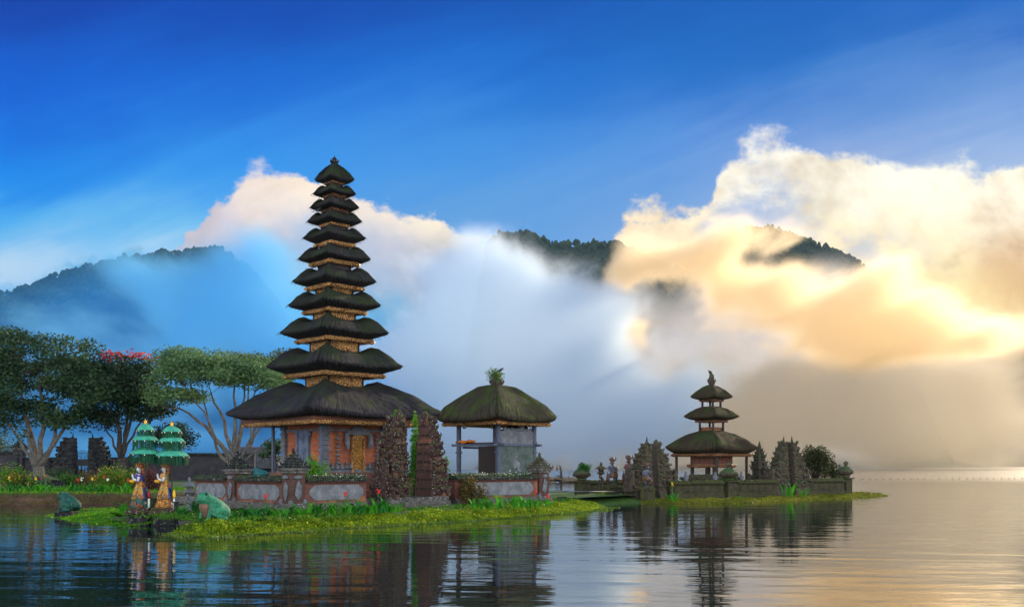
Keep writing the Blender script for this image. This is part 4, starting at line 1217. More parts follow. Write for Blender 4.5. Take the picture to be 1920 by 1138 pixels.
# ---------------------------------------------------------------- split gates
def gate_half(loc, rz, side, h, w, d, mat, label, spire='blunt', group=None, moss=None, cat='gate', brickmat='brick_old', dens=1.0, name='split_gate', tp=(.62, 1.5)):
    """one half of a split gate: cut side flat at local x=0, the stepped carved side toward side*x"""
    g_ = empty(name, loc, rz, label, cat, group)
    base, body, orn = MB(), MB(), MB()
    nb = 3
    for k in range(nb): base.box(side * (w * (.62 - .03 * k)), 0, k * .16, w * (1.24 - .06 * k), d * (1.35 - .1 * k), .158, b=.02)
    z = .48; zt = h * .97
    lv = 9; step = (zt - z) / lv
    for k in range(lv):
        t = k / lv
        ww = w * (1.0 - tp[0] * t ** tp[1]) * (1.0 if k % 3 else 1.12) * rnd.uniform(.93, 1.05); dd = d * (1.0 - .50 * t)
        body.box(side * ww / 2, 0, z, ww, dd, step * .72, b=.02)
        orn.box(side * (ww * 1.10) / 2, 0, z + step * .72, ww * 1.10, dd * 1.14, step * .27, b=.02)
        # antefixes on the outer corners and along the faces
        for e in (-1, 1):
            orn.curl((side * ww * 1.02, e * dd * .5, z + step * .70), .10 * (1.25 - t * .6) * h / 3.6, math.atan2(e * .5, side), 1.0)
            for q in range(int((8 - 4 * t) * dens)):
                x = side * ww * rnd.uniform(.08, 1.0)
                orn.blob((x, e * dd * .54, z + rnd.uniform(0, step)), (rnd.uniform(.05, .13) * h / 3.6, rnd.uniform(.05, .12) * h / 3.6, rnd.uniform(.05, .14) * h / 3.6), amp=.8)
        for q in range(int(6 * dens)): orn.blob((side * ww * 1.05, rnd.uniform(-.5, .5) * dd, z + rnd.uniform(0, step)), (rnd.uniform(.06, .16) * h / 3.6, rnd.uniform(.05, .12) * h / 3.6, rnd.uniform(.06, .15) * h / 3.6), amp=.8)
        z += step
    if spire == 'blunt':
        orn.tube([(side * w * .16, 0, z - step), (side * w * .15, 0, z - .1), (side * w * .12, 0, z + .12), (side * w * .16, 0, z + .22)], [.16, .17, .13, .05], 8)
        for q in range(8): orn.blob((side * w * rnd.uniform(.05, .3), rnd.uniform(-.1, .1), z - rnd.uniform(0, .6)), .08, amp=.5)
    else:
        orn.tube([(side * w * .14, 0, z - step), (side * w * .12, 0, z + .05), (side * w * .10, 0, z + .40)], [.13, .08, .012], 6)
    # shoulder wing lower down
    for k in range(3):
        ww = w * (.34 - .09 * k); orn.box(side * (w * 1.16), 0, .48 + k * h * .12, ww, d * .8, h * .12, b=.02)
        orn.curl((side * (w * 1.16 + ww * .5), 0, .48 + (k + .6) * h * .12), .12 * h / 3.6, 0 if side > 0 else math.pi, 1.0)
    base.build('gate_base', M['plinth'] if mat == 'stone_gate' else M[mat], g_)
    body.build('gate_body', M[brickmat], g_)
    orn.build('carved_stone', M[mat], g_)
    return g_
GP = L2W(0, 0)
def gate_loc(x): 
    p = L2W(x, -.05); return (p.x, p.y, .30)
gm = (gA + gB) / 2 + .25
gl_ = gate_half(gate_loc(gm - .55), TH, -1, 3.80, .84, 1.1, 'stone_gate', 'left half of the tall split gate, dark carved stone with white lichen', cat='split gate', dens=1.6)
gr_ = gate_half(gate_loc(gm + .55), TH, 1, 3.80, .76, 1.1, 'stone_gate', 'right half of the tall split gate, carved stone with a green mossy top', cat='split gate', dens=1.6)
for g_, sx in ((gl_, -1), (gr_, 1)):
    f0 = bush('x', (0, 0, 0), (.16, .22, .55), 420, .07, M['cover_green'], '', parent=g_, stems=False, clumps=5, lift=3.25)
    for ch in g_.children:
        if ch.name.startswith('foliage'): ch.location.x = sx * .22; ch.name = 'moss_tuft'
mb = MB()
for k in range(3): mb.box(gm, -.9 - .32 * k + .3, .0, 2.3, .33, .46 - .15 * k, b=.02)
o = mb.build('gate_steps', M['plinth'], None, loc=(B0.x, B0.y, .30), rz=TH); tag(o, 'worn dark stone steps leading up to the split gate', 'steps')
# yellow cloth-wrapped offering post seen through the gate
mb = MB(); mb.lathe([(.16, 0), (.18, .3), (.17, .7), (.15, .95), (.05, 1.0)], 12, jit=.04)
o = mb.build('wrapped_post', plain_mat('yellow cloth wrap', (.75, .42, .03), .8), None, True, loc=tuple(L2W(gm, 2.2, .64))); tag(o, 'yellow cloth-wrapped post seen through the split gate', 'post')
# climbing plants and shrubs in the court
M['brownshrub'] = foliage_mat('brown olive shrub', (.05, .045, .012), (.20, .14, .03), None, .9, .35, 3)
bush('tall_shrub', (wx(781, 42), 42.0, .6), (.42, .42, 3.1), 3200, .12, M['bright'], 'tall bright green shrub seen through the split gate', clumps=16, shell=.4)
bush('shrub', tuple(L2W(gB + 1.05, 1.7, .6)), (.85, .85, 1.75), 3600, .14, M['bright'], 'bright green leafy shrub between the split gate and the pavilion', clumps=12)
bush('shrub', tuple(L2W(1.5, 1.0, .6)), (.85, .7, 1.45), 2600, .11, M['bright'], 'bright green shrub behind the corner pillar in front of the brick shrine', clumps=12, stems=True)
bush('shrub', (wx(885, 41), 41, .40), (.62, .5, 1.15), 2200, .10, M['brownshrub'], 'brown olive shrub in front of the wall below the pavilion', clumps=10)
bush('shrub', tuple(L2W(.5, 5.2, .6)), (.5, .5, 1.0), 900, .1, M['shrub'], 'dark green shrub behind the left temple wall', clumps=8)
M['white_fl'] = foliage_mat('white flowering creeper', (.02, .07, .01), (.07, .16, .02), (.75, .75, .70), .72, .3, 4)
for (p0_, p1_, n_f, lab) in ((L2W(.6, -.05, 1.6), L2W(3.0, -.05, 1.6), 900, 'white flowering creeper on the wall top left of the split gate'), (L2W(7.6, -.05, 1.6), L2W(12.2, -.05, 1.6), 1300, 'white flowering creeper on the wall top below the pavilion')):
    t_ = rs.random(n_f)[:, None]; C = np.array(p0_)[None] * (1 - t_) + np.array(p1_)[None] * t_ + rs.normal(size=(n_f, 3)) * np.array((.10, .10, .05))
    V, Fq = leaf_quads(C, .065, rs, .6, .3); tag(fast_mesh('creeper', V, Fq, M['white_fl']), lab, 'creeper')

# ================================================================ plants along the front wall
M['canna'] = foliage_mat('canna leaves', (.008, .09, .008), (.03, .24, .02), None, .9, .35, 2)
M['canna_bright'] = foliage_mat('bright canna leaves', (.02, .18, .008), (.10, .42, .02), None, .9, .4, 2)
M['petal_red'] = plain_mat('red petals', (.65, .02, .015), .6)
M['petal_yellow'] = plain_mat('yellow petals', (.85, .50, .02), .6)
M['petal_maroon'] = plain_mat('maroon petals', (.30, .015, .04), .6)
M['petal_white'] = plain_mat('white petals', (.8, .8, .75), .6)
def canna(loc, n, L, label, flower=None, group=None, mat='canna', spread=.3, w=.11, cat='flowering plant', name='canna_plant', up=.35):
    r_ = empty(name, loc, 0, label, cat, group)
    mb = MB()
    for _ in range(n):
        a = rnd.uniform(0, 6.28); rr = rnd.uniform(0, spread)
        blade(mb, (rr * math.cos(a), rr * math.sin(a), 0), rnd.uniform(0, 6.28), L * rnd.uniform(.55, 1.1), w * rnd.uniform(.7, 1.2), rnd.uniform(.05, up), rnd.uniform(.3, 1.1), 4)
    mb.build('leaf_cluster', M[mat], r_)
    if flower:
        st, fl = MB(), MB()
        for _ in range(1):
            x, y = rnd.uniform(-.12, .12), rnd.uniform(-.12, .12); h = L * rnd.uniform(1.1, 1.45)
            st.tube([(x, y, 0), (x, y, h)], .01, 5)
            for q in range(9):
                V, F_ = ICO1
                fl.blob((x + rnd.uniform(-.05, .05), y + rnd.uniform(-.05, .05), h + rnd.uniform(-.09, .07)), (.028, .02, .034), amp=.7, rot=rnd.uniform(0, 3))
        st.build('stalk', M[mat], r_); fl.build('flower_head', M[flower], r_)
    return r_
def front_plant(px, base_py, h_px, flower, mat, desc, n=13):
    z = .36; Y = F * (H - z) / (base_py - HOR)
    canna((wx(px, Y), Y, z), n, h_px * Y / F * 1.15, desc, flower, 'leafy plants along the front temple wall', mat, spread=.32)
PL = [
 (452,972,26,None,'canna','dark strap-leaved plant just right of the green frog'),
 (478,972,28,None,'canna','dark leafy plant under the left wall panel, second from the frog'),
 (500,970,24,'petal_red','canna','dark leafy plant with a red bloom left of the corner pillar'),
 (525,970,22,None,'canna_bright','grassy bright plant at the foot of the corner pillar'),
 (548,968,26,None,'canna','leafy plant directly below the corner pillar'),
 (570,968,30,None,'canna_bright','bright broad-leaved plant just right of the corner pillar'),
 (596,966,28,None,'canna','dark broad-leaved plant under the mottled panel, second from the corner pillar'),
 (622,966,32,None,'canna_bright','large bright leafed plant under the middle of the mottled panel'),
 (648,965,30,'petal_red','canna_bright','tall leafy plant with a red flower under the mottled panel'),
 (672,964,30,None,'canna','dark green plant left of the red-flowered one near the gate'),
 (694,963,28,None,'canna_bright','bright leaf clump two plants left of the gate steps'),
 (712,962,32,'petal_red','canna','tall plant with a bright red flower beside the gate steps'),
 (733,961,22,None,'canna_bright','small bright broad-leaved plant at the left gate base'),
 (893,955,24,None,'canna_bright','low bright plant in front of the brown shrub'),
 (915,955,28,None,'canna_bright','bright broad-leaved plant right of the brown shrub'),
 (938,954,30,None,'canna_bright','bright broad-leaved plant under the middle of the pavilion'),
 (960,953,28,None,'canna_bright','bright plant under the right pavilion post'),
 (982,952,28,None,'canna_bright','bright plant just left of the end pillar'),
 (1004,951,20,'petal_red','canna_bright','bright plant with a red flower below the end pillar'),
 (1025,950,16,'petal_red','canna_bright','small plant with red blooms at the tip of the temple island')]
for p in PL: front_plant(*p[:5], p[5])
sp = Ywater(978, .2)
canna((wx(231, 36.5), 36.5, .2), 12, .62, 'bright broad-leaved plant on the grass spit left of the small statues', None, None, 'canna_bright')
for (px, py, h, d) in ((372, 965, .55, 'dark leafy plant between the stone lantern and the green frog'), (345, 975, .5, 'dark leafy plant at the foot of the stone lantern')):
    Y = F * (H - .36) / (py - HOR) ; canna((wx(px, Y + 1.5), Y + 1.5, .36), 13, h, d)

# ================================================================ frogs
def frog(loc, rz, label, mat, belly, s_=1.0):
    """sitting frog facing +x: low rump, raised head, folded hind legs, straight front legs"""
    r_ = empty('frog_statue', loc, rz, label, 'frog statue')
    mb = MB()
    mb.tube([(-.47, 0, .14), (-.42, 0, .22), (-.28, 0, .31), (-.08, 0, .42), (.12, 0, .54), (.26, 0, .64), (.38, 0, .70), (.48, 0, .69), (.56, 0, .655), (.60, 0, .64)], [.06, .19, .27, .31, .31, .27, .25, .21, .12, .03], 16, (1.0, .86))
    for e in (-1, 1):
        mb.tube([(.30, e * .15, .80), (.34, e * .165, .86), (.39, e * .165, .85)], [.07, .095, .04], 10)                    # brow bulge
        mb.tube([(-.30, e * .28, .12), (-.20, e * .34, .26), (.0, e * .37, .34), (.13, e * .36, .27), (.18, e * .36, .17)], [.10, .18, .17, .12, .05], 10)   # thigh
        mb.tube([(.16, e * .37, .22), (.0, e * .42, .12), (-.22, e * .42, .06)], [.08, .085, .06], 8)
        mb.tube([(-.24, e * .42, .05), (-.02, e * .46, .035), (.20, e * .50, .03)], [.05, .05, .05], 8, (1.4, .6))
        for k in (-1, 0, 1): mb.tube([(.14, e * .49 + k * .02, .035), (.30, e * .49 + k * .075, .025), (.33, e * .49 + k * .08, .02)], [.025, .022, .03], 6)
        mb.tube([(.18, e * .22, .50), (.22, e * .28, .36), (.30, e * .29, .20), (.34, e * .28, .05)], [.13, .10, .072, .055], 10)   # front leg
        for k in (-1, 0, 1): mb.tube([(.34, e * .28, .04), (.46, e * .28 + k * .07, .025), (.49, e * .28 + k * .08, .02)], [.04, .022, .028], 6)
    for v_ in mb.v: v_ *= s_
    b = mb.build('frog_body', mat, r_, True)
    md = b.modifiers.new('r', 'REMESH'); md.mode = 'VOXEL'; md.voxel_size = .022 * s_; md.use_smooth_shade = True
    md = b.modifiers.new('s', 'SMOOTH'); md.iterations = 3; md.factor = .5
    mb = MB(); mb.tube([(.30, 0, .62), (.31, 0, .45), (.24, 0, .28), (.14, 0, .14), (.10, 0, .04)], [.20, .245, .235, .20, .12], 12, (.8, 1.0))
    for v_ in mb.v: v_ *= s_
    mb.build('chest', belly, r_, True)
    em_ = plain_mat('frog eye', (.01, .01, .01), .15)
    for e in (-1, 1):
        ey = MB(); ey.blob((.375, e * .215, .855), (.045, .03, .045), amp=0, lo=False)
        for v_ in ey.v: v_ *= s_
        ey.build('eye', em_, r_, True)
    mt_ = MB(); mt_.tube([(.42, -.225, .665), (.55, -.12, .64), (.605, 0, .632), (.55, .12, .64), (.42, .225, .665)], .012, 5)
    for v_ in mt_.v: v_ *= s_
    mt_.build('mouth', plain_mat('mouth line', (.02, .05, .03), .5), r_, True)
    return r_
frog((wx(402, 29.8), 29.8, .37), R(222), 'green painted frog statue with brown chest on the hedge near the water', M['frog'], M['frog_belly'], .93)
mb = MB(); mb.box(0, 0, -.35, 1.0, .85, .34, b=.08); 
o = mb.build('frog_base', M['stone_dark'], bpy.data.objects['frog_statue'], loc=(0, 0, .0))
frog((wx(131, 38.5), 38.5, .25), R(172), 'dark green frog statue on the far end of the grass spit', M['frog_dark'], M['frog_dark'], .82)
o = bpy.data.objects.get('frog_statue.001')
mb = MB(); mb.box(.15, 0, -.2, .7, .6, .22, b=.06); mb.build('frog_base', M['stone_dark'], o)
# third frog lying on the wall left of the tower
fr = frog(tuple(L2W(-.02, 2.25, 1.60)), R(168), 'small teal frog lying on top of the temple wall', stone_mat('teal frog', (.01, .08, .09), (.03, .20, .19), 0, .1, .4, 1.6), M['frog_dark'], .5)
fr.scale = (1.25, 1, .72)

# ================================================================ worshipping figures with tiered umbrellas
M['skin_white'] = plain_mat('white painted skin', (.62, .66, .68), .5, var=.1)
M['orange_hair'] = painted_mat('gilded headdress', [(.45, .13, .03), (.62, .26, .04), (.28, .06, .02)], 26)
M['sarong'] = painted_mat('painted sarong', [(.52, .24, .02), (.60, .32, .03), (.42, .14, .02), (.04, .18, .14), (.03, .09, .30), (.56, .34, .04), (.40, .11, .02)], 8)
M['sarong_low'] = painted_mat('gilded lower skirt', [(.42, .16, .02), (.60, .28, .03), (.32, .10, .02)], 14)
M['sarong_green'] = painted_mat('dark green lower skirt', [(.01, .09, .07), (.02, .16, .12), (.015, .05, .06), (.30, .08, .02)], 9)
M['bodice_blue'] = painted_mat('blue painted bodice', [(.03, .05, .32), (.04, .09, .45), (.45, .04, .03)], 14)
M['bodice_gold'] = painted_mat('gold and green bodice', [(.72, .32, .03), (.10, .25, .08), (.60, .20, .02)], 14)
M['gold_bowl'] = plain_mat('gilded bowl', (.85, .42, .02), .35, .3)
M['brolly'] = plain_mat('turquoise umbrella cloth', (.045, .34, .22), .75, var=.3, sc=5)
M['fringe'] = foliage_mat('green tassel fringe', (.002, .05, .02), (.01, .16, .06), None, .9, .3, 3)
M['white_paint'] = plain_mat('white paint', (.75, .75, .72), .5, var=.1)
def figure(loc, rz, label, bodice, lower, yaw=0):
    """kneeling-skirted temple maiden facing +x, hands joined, bowl held at the waist; total height 1.55"""
    r_ = empty('maiden_statue', loc, rz, label, 'statue', 'painted maiden statues under umbrellas')
    mb = MB()     # one continuous body: torso, neck, head, arms
    mb.tube([(0, 0, .78), (0, 0, .86), (.01, 0, .96), (.02, 0, 1.05), (.015, 0, 1.12), (.005, 0, 1.165), (.005, 0, 1.20), (.012, 0, 1.235)], [.105, .10, .12, .135, .115, .05, .040, .042], 14, (1.0, .72))
    mb.tube([(.012, 0, 1.20), (.022, 0, 1.235), (.028, 0, 1.28), (.022, 0, 1.335), (.008, 0, 1.375)], [.045, .068, .082, .080, .05], 14, (.86, 1.0))
    mb.tube([(.098, 0, 1.305), (.122, 0, 1.278), (.106, 0, 1.272)], [.010, .017, .010], 6)     # nose
    mb.tube([(.085, -.02, 1.253), (.104, 0, 1.250), (.085, .02, 1.253)], [.007, .010, .007], 6)  # lips
    for e in (-1, 1):
        mb.tube([(.005, e * .078, 1.30), (-.005, e * .092, 1.285), (.004, e * .080, 1.262)], [.012, .02, .010], 6)   # ear
        mb.tube([(.01, e * .115, 1.115), (.0, e * .155, 1.08), (.01, e * .165, .98), (.03, e * .155, .90), (.10, e * .12, .915), (.18, e * .06, .955), (.215, e * .018, .99)],
                [.03, .048, .042, .038, .036, .030, .024], 10)
        mb.tube([(.205, e * .018, .985), (.225, e * .012, 1.02), (.235, e * .010, 1.055)], [.022, .024, .020], 8, (.6, 1.2))     # palm
        for k, (ox, L_) in enumerate(((-.022, .075), (-.008, .088), (.007, .082), (.021, .064))):
            mb.tube([(.236 + ox, e * .009, 1.05), (.242 + ox, e * .008, 1.05 + L_ * .6), (.240 + ox, e * .008, 1.05 + L_)], [.0085, .008, .005], 5)
        mb.tube([(.205, e * .014, 1.02), (.190, e * .012, 1.05), (.196, e * .010, 1.075)], [.009, .008, .005], 5)     # thumb
    mb.build('statue_body', M['skin_white'], r_, True)
    mb = MB()     # bodice, collar, armbands
    mb.tube([(0, 0, .80), (0, 0, .88), (.012, 0, .97), (.022, 0, 1.055), (.015, 0, 1.115)], [.112, .106, .128, .143, .120], 14, (1.02, .76))
    mb.lathe([(.05, 1.185), (.10, 1.17), (.15, 1.12), (.155, 1.10)], 14, (0, 0, 0), .72, 1.0)
    for e in (-1, 1):
        mb.tube([(-.002, e * .157, 1.085), (.005, e * .166, 1.03)], [.056, .050], 10); mb.tube([(.05, e * .145, .90), (.075, e * .133, .905)], [.045, .043], 10)
    mb.build('bodice', bodice, r_, True)
    mb = MB()     # crown
    mb.lathe([(.088, 1.325), (.098, 1.345), (.095, 1.37), (.115, 1.40), (.105, 1.43), (.115, 1.46), (.08, 1.50), (.03, 1.55)], 14, (-.01, 0, 0), jit=.07)
    for k in range(9):
        a = k * .70; mb.curl((.09 * math.cos(a) - .01, .09 * math.sin(a), 1.36), .045, a, 1.2)
    mb.tube([(-.05, 0, 1.38), (-.10, 0, 1.30), (-.115, 0, 1.20), (-.10, 0, 1.10)], [.05, .06, .045, .02], 8)
    mb.build('headdress', M['orange_hair'], r_, True)
    mb = MB()     # face paint: brows, eyes
    for e in (-1, 1):
        mb.tube([(.098, e * .018, 1.318), (.100, e * .035, 1.325), (.088, e * .055, 1.318)], .0045, 4)
        mb.blob((.0985, e * .034, 1.298), (.006, .013, .007), amp=0)
    mb.build('eyes', plain_mat('black paint', (.01, .01, .012), .4), r_)
    mb = MB()     # flared skirt with side sashes
    mb.lathe([(.115, .86), (.135, .80), (.165, .70), (.205, .56), (.245, .42), (.275, .30), (.25, .275)], 18, (.0, 0, 0), .95, 1.0, jit=.02)
    for e in (-1, 1): mb.tube([(.02, e * .13, .82), (.06, e * .19, .64), (.14, e * .26, .44), (.22, e * .30, .30)], [.04, .055, .05, .012], 8, (1, .5))
    mb.tube([(-.10, 0, .84), (-.20, 0, .66), (-.27, 0, .45), (-.25, 0, .30)], [.05, .07, .07, .02], 8, (1.6, .5))
    mb.build('sarong', M['sarong'], r_, True)
    mb = MB()
    mb.lathe([(.20, .36), (.235, .25), (.26, .12), (.30, .04), (.30, 0)], 18, jit=.05)
    for k in range(16): a = k * .39; mb.tube([(.20 * math.cos(a), .20 * math.sin(a), .34), (.25 * math.cos(a), .25 * math.sin(a), .16), (.30 * math.cos(a + .15), .30 * math.sin(a + .15), .02)], [.02, .032, .035], 6)
    mb.build('lower_skirt', lower, r_, True)
    mb = MB(); mb.lathe([(.02, -.05), (.07, -.045), (.10, 0), (.115, .04), (.10, .045), (.05, .07), (.01, .085)], 14, (.235, 0, .865)); mb.build('offering_bowl', M['gold_bowl'], r_, True)
    mb = MB(); mb.lathe([(.118, -.02), (.125, 0), (.118, .02)], 16, (0, 0, .855), 1.0, .85); mb.build('belt', M['orange_hair'], r_, True)
    return r_
def pedestal(loc, label, w=.62, h=.62):
    r_ = empty('statue_pedestal', loc, R(10), label, 'pedestal', 'dark pedestals of the maiden statues')
    mb = MB()
    mb.box(0, 0, -.6, w * 1.05, w * 1.05, .68, b=.02); mb.box(0, 0, .08, w * .9, w * .9, h * .50 - .08, b=.02); mb.box(0, 0, h * .5, w * 1.0, w * 1.0, h * .2, b=.02)
    mb.build('pedestal_block', M['stone_dark'], r_)
    mb = MB(); mb.box(0, 0, h * .7, w * 1.2, w * 1.2, h * .14, b=.02); mb.box(0, 0, h * .84, w * 1.08, w * 1.08, h * .16, b=.02)
    for k in range(16):
        a = k * .39; mb.blob((w * .60 * max(-1, min(1, 1.3 * math.cos(a))), w * .60 * max(-1, min(1, 1.3 * math.sin(a))), h * .70), .06, amp=.5)
    mb.build('pedestal_top', M['stone_gate'], r_)
    return r_
def umbrella(x, y, z0, hub_z, label, tiers, lean=0.0):
    r_ = empty('tiered_umbrella', (x, y, z0), 0, label, 'umbrella', 'three-tiered green umbrellas')
    r_.rotation_euler = (0, lean, 0)
    h = hub_z - z0
    mb = MB(); mb.tube([(0, 0, .75), (0, 0, h)], .022, 8); mb.build('pole', M['wood_dark'], r_)
    mb = MB(); mb.tube([(0, 0, -.1), (0, 0, .75)], .024, 8); mb.build('pole_foot', M['white_paint'], r_)
    for (rad, zt_, zb_) in tiers:
        zt_ -= z0; zb_ -= z0
        n = 16; V, Fc = [], []
        prof = [(0.02, zt_), (rad * .30, zt_ - (zt_ - zb_) * .06), (rad * .62, zt_ - (zt_ - zb_) * .32), (rad * .85, zt_ - (zt_ - zb_) * .64), (rad, zb_)]
        rs_ = []
        for (q, z) in prof:
            rs_.append([(q * math.cos(2 * math.pi * i / 32) * (1 if i % 2 == 0 else .985), q * math.sin(2 * math.pi * i / 32) * (1 if i % 2 == 0 else .985), z - (0 if i % 2 == 0 else .012)) for i in range(32)])
        V = [p for r in rs_ for p in r]
        for i in range(len(rs_) - 1):
            for j in range(32): a = i * 32 + j; b = i * 32 + (j + 1) % 32; Fc.append((a, b, b + 32, a + 32))
        cn = mesh_obj('canopy', V, Fc, M['brolly'], r_)
        md = cn.modifiers.new('s', 'SOLIDIFY'); md.thickness = .008
        # ribs on the cloth, hem and tassels
        mb = MB()
        for i in range(n):
            a = 2 * math.pi * i / n; mb.tube([(q * math.cos(a), q * math.sin(a), z + .006) for q, z in prof], .006, 4)
        mb.build('rib', M['stone_dark'] if False else M['brolly'], r_)
        FV, FF = [], []
        cnt = int(rad * 520)
        for i in range(cnt):
            a = rnd.uniform(0, 6.283); L = rad * .16 + rnd.uniform(.14, .26); w = rnd.uniform(.004, .009); q = rad * rnd.uniform(.955, .995)
            c = Vector((q * math.cos(a), q * math.sin(a), zb_ + .01)); t = Vector((-math.sin(a), math.cos(a), 0)) * w
            o_ = Vector((math.cos(a), math.sin(a), 0)) * rnd.uniform(-.02, .012)
            k = len(FV); FV += [c - t, c + t, c + t + o_ - Vector((0, 0, L)), c - t + o_ - Vector((0, 0, L))]; FF.append((k, k + 1, k + 2, k + 3))
        mesh_obj('fringe', FV, FF, M['fringe'], r_)
        mb = MB()
        for i in range(8):
            a = 2 * math.pi * i / 8 + .3; mb.blob((rad * 1.01 * math.cos(a), rad * 1.01 * math.sin(a), zb_ - .03), (.017, .017, .03), amp=0)
        mb.build('white_pendant', M['white_paint'], r_)
    mb = MB(); mb.lathe([(.03, -.02), (.055, .02), (.035, .05), (.06, .08), (.03, .11), (.015, .16)], 10, (0, 0, h)); mb.build('gilded_knob', M['gold_bowl'], r_, True)
    return r_
SY = 33.6; PS = SY / F
def sz(py): return wz(py, SY)
pedestal((wx(262, SY), SY, 0), 'dark carved pedestal standing in the water under the left maiden statue', .66, .60)
pedestal((wx(309, SY), SY, 0), 'dark carved pedestal standing in the water under the right maiden statue', .72, .60)
figure((wx(262, SY), SY, .60), R(192), 'painted maiden statue in blue bodice and green skirt, left of the pair', M['bodice_blue'], M['sarong_green'])
figure((wx(309, SY), SY, .60), R(192), 'painted maiden statue in gold dress, right of the pair', M['bodice_gold'], M['sarong_low'])
umbrella(wx(275, SY), SY - .12, .02, sz(795), 'three-tiered green umbrella over the left maiden statue', [(28.5 * PS, sz(838), sz(851)), (23.5 * PS, sz(814), sz(825.5)), (15.5 * PS, sz(795), sz(806.5))], 0)
umbrella(wx(324, SY), SY - .10, .02, sz(799), 'three-tiered green umbrella over the right maiden statue', [(30.5 * PS, sz(841), sz(855)), (23.5 * PS, sz(816), sz(828)), (17 * PS, sz(799), sz(809.5))], 0)
# candle-like painted posts and float lights beside the figures
for (px, h, mt_, d) in ((280, .55, 'petal_maroon', 'short red and white painted post beside the left umbrella pole'), (327, .6, 'white_paint', 'short white and yellow painted post beside the right umbrella pole')):
    r_ = empty('painted_post', (wx(px, SY), SY - .05, .60), 0, d, 'post')
    mb = MB(); mb.lathe([(.045, 0), (.035, .08), (.04, .18), (.03, .30)], 8); mb.build('post_shaft', M['white_paint'], r_, True)
    mb = MB(); mb.lathe([(.035, 0), (.06, .10), (.045, .22), (.01, .30)], 8, (0, 0, .30)); mb.build('post_finial', M[mt_] if mt_ != 'white_paint' else M['petal_yellow'], r_, True)
mb = MB(); mb.box(0, 0, -.5, .12, .12, 1.25, b=.01); mb.box(0, 0, .75, .16, .16, .05, b=.01)
o = mb.build('bamboo_post', M['stone_dark'], None, loc=(wx(332, SY), SY - .1, 0)); tag(o, 'dark square post standing in the water right of the maiden statues', 'post')
mb = MB(); mb.box(0, 0, -.5, .10, .10, 1.35, b=.01); mb.box(0, 0, .85, .14, .14, .05, b=.01)
o = mb.build('bamboo_post', M['stone_dark'], None, loc=(wx(288, SY), SY + .1, 0)); tag(o, 'dark square post between the two maiden statues', 'post')
bush('shrub', (wx(285, SY + .9), SY + .9, .02), (.42, .3, .75), 900, .09, M['shrub'], 'dark green shrub growing between the two statue pedestals', clumps=8)

# ================================================================ stone lanterns
def lantern(loc, s_, label, mat, rz=0.2, twist=False):
    r_ = empty('stone_lantern', loc, rz, label, 'stone lantern')
    mb = MB()
    mb.sq([(.20, 0), (.20, .10), (.14, .12), (.13, .18)]); 
    if twist: mb.tube([(0, 0, .16), (.08, 0, .30), (.09, 0, .46), (-.02, 0, .56), (-.06, 0, .66), (0, 0, .74)], [.10, .085, .09, .10, .08, .07], 10)
    else: mb.lathe([(.13, .18), (.16, .30), (.15, .45), (.09, .62), (.08, .72)], 12)
    mb.sq([(.08, .72), (.19, .78), (.19, .83), (.13, .85)])
    for v_ in mb.v: v_ *= s_
    mb.build('lantern_foot', mat, r_)
    mb = MB()
    for x in (-.10, .10):
        for y in (-.10, .10): mb.box(x, y, .85, .05, .05, .17)
    mb.box(0, 0, .86, .12, .12, .14)
    for v_ in mb.v: v_ *= s_
    mb.build('light_chamber', mat, r_)
    mb = MB(); mb.sq([(.14, 1.02), (.28, 1.04), (.26, 1.09), (.16, 1.15), (.13, 1.19), (.06, 1.22), (.05, 1.30), (.07, 1.33), (.01, 1.44)])
    for q in range(4): a = q * math.pi / 2 + math.pi / 4; mb.curl((.35 * math.cos(a), .35 * math.sin(a), 1.04), .035, a)
    for v_ in mb.v: v_ *= s_
    mb.build('lantern_roof', mat, r_)
    return r_
LY = 36.5
lantern((wx(355, LY), LY, .36), .86, 'grey stone lantern on a curved foot between the statues and the green frog', M['stone_grey'], twist=True)

# ================================================================ trees on the left shore
M['bark'] = stone_mat('grey tree bark', (.05, .045, .04), (.20, .18, .16), .05, .3, sc=1.2, bstr=1.0)
M['bark_dark'] = stone_mat('dark tree bark', (.02, .018, .016), (.08, .07, .06), .1, .2, sc=1.2, bstr=1.0)
M['leaf_dark'] = foliage_mat('dark tree leaves', (.012, .045, .024), (.065, .12, .038), None, .9, .28, .5)
M['leaf_dark2'] = foliage_mat('dense dark leaves', (.007, .028, .016), (.040, .075, .026), None, .9, .28, .5)
M['leaf_light'] = foliage_mat('soft green tree leaves', (.06, .14, .06), (.19, .30, .10), None, .9, .35, .4)  # leaf colour lightened to stand for haze over this tree
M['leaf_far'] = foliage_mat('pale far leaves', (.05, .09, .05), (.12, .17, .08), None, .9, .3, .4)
M['leaf_red'] = foliage_mat('red blossom', (.40, .03, .04), (.70, .12, .10), None, .9, .3, 2)
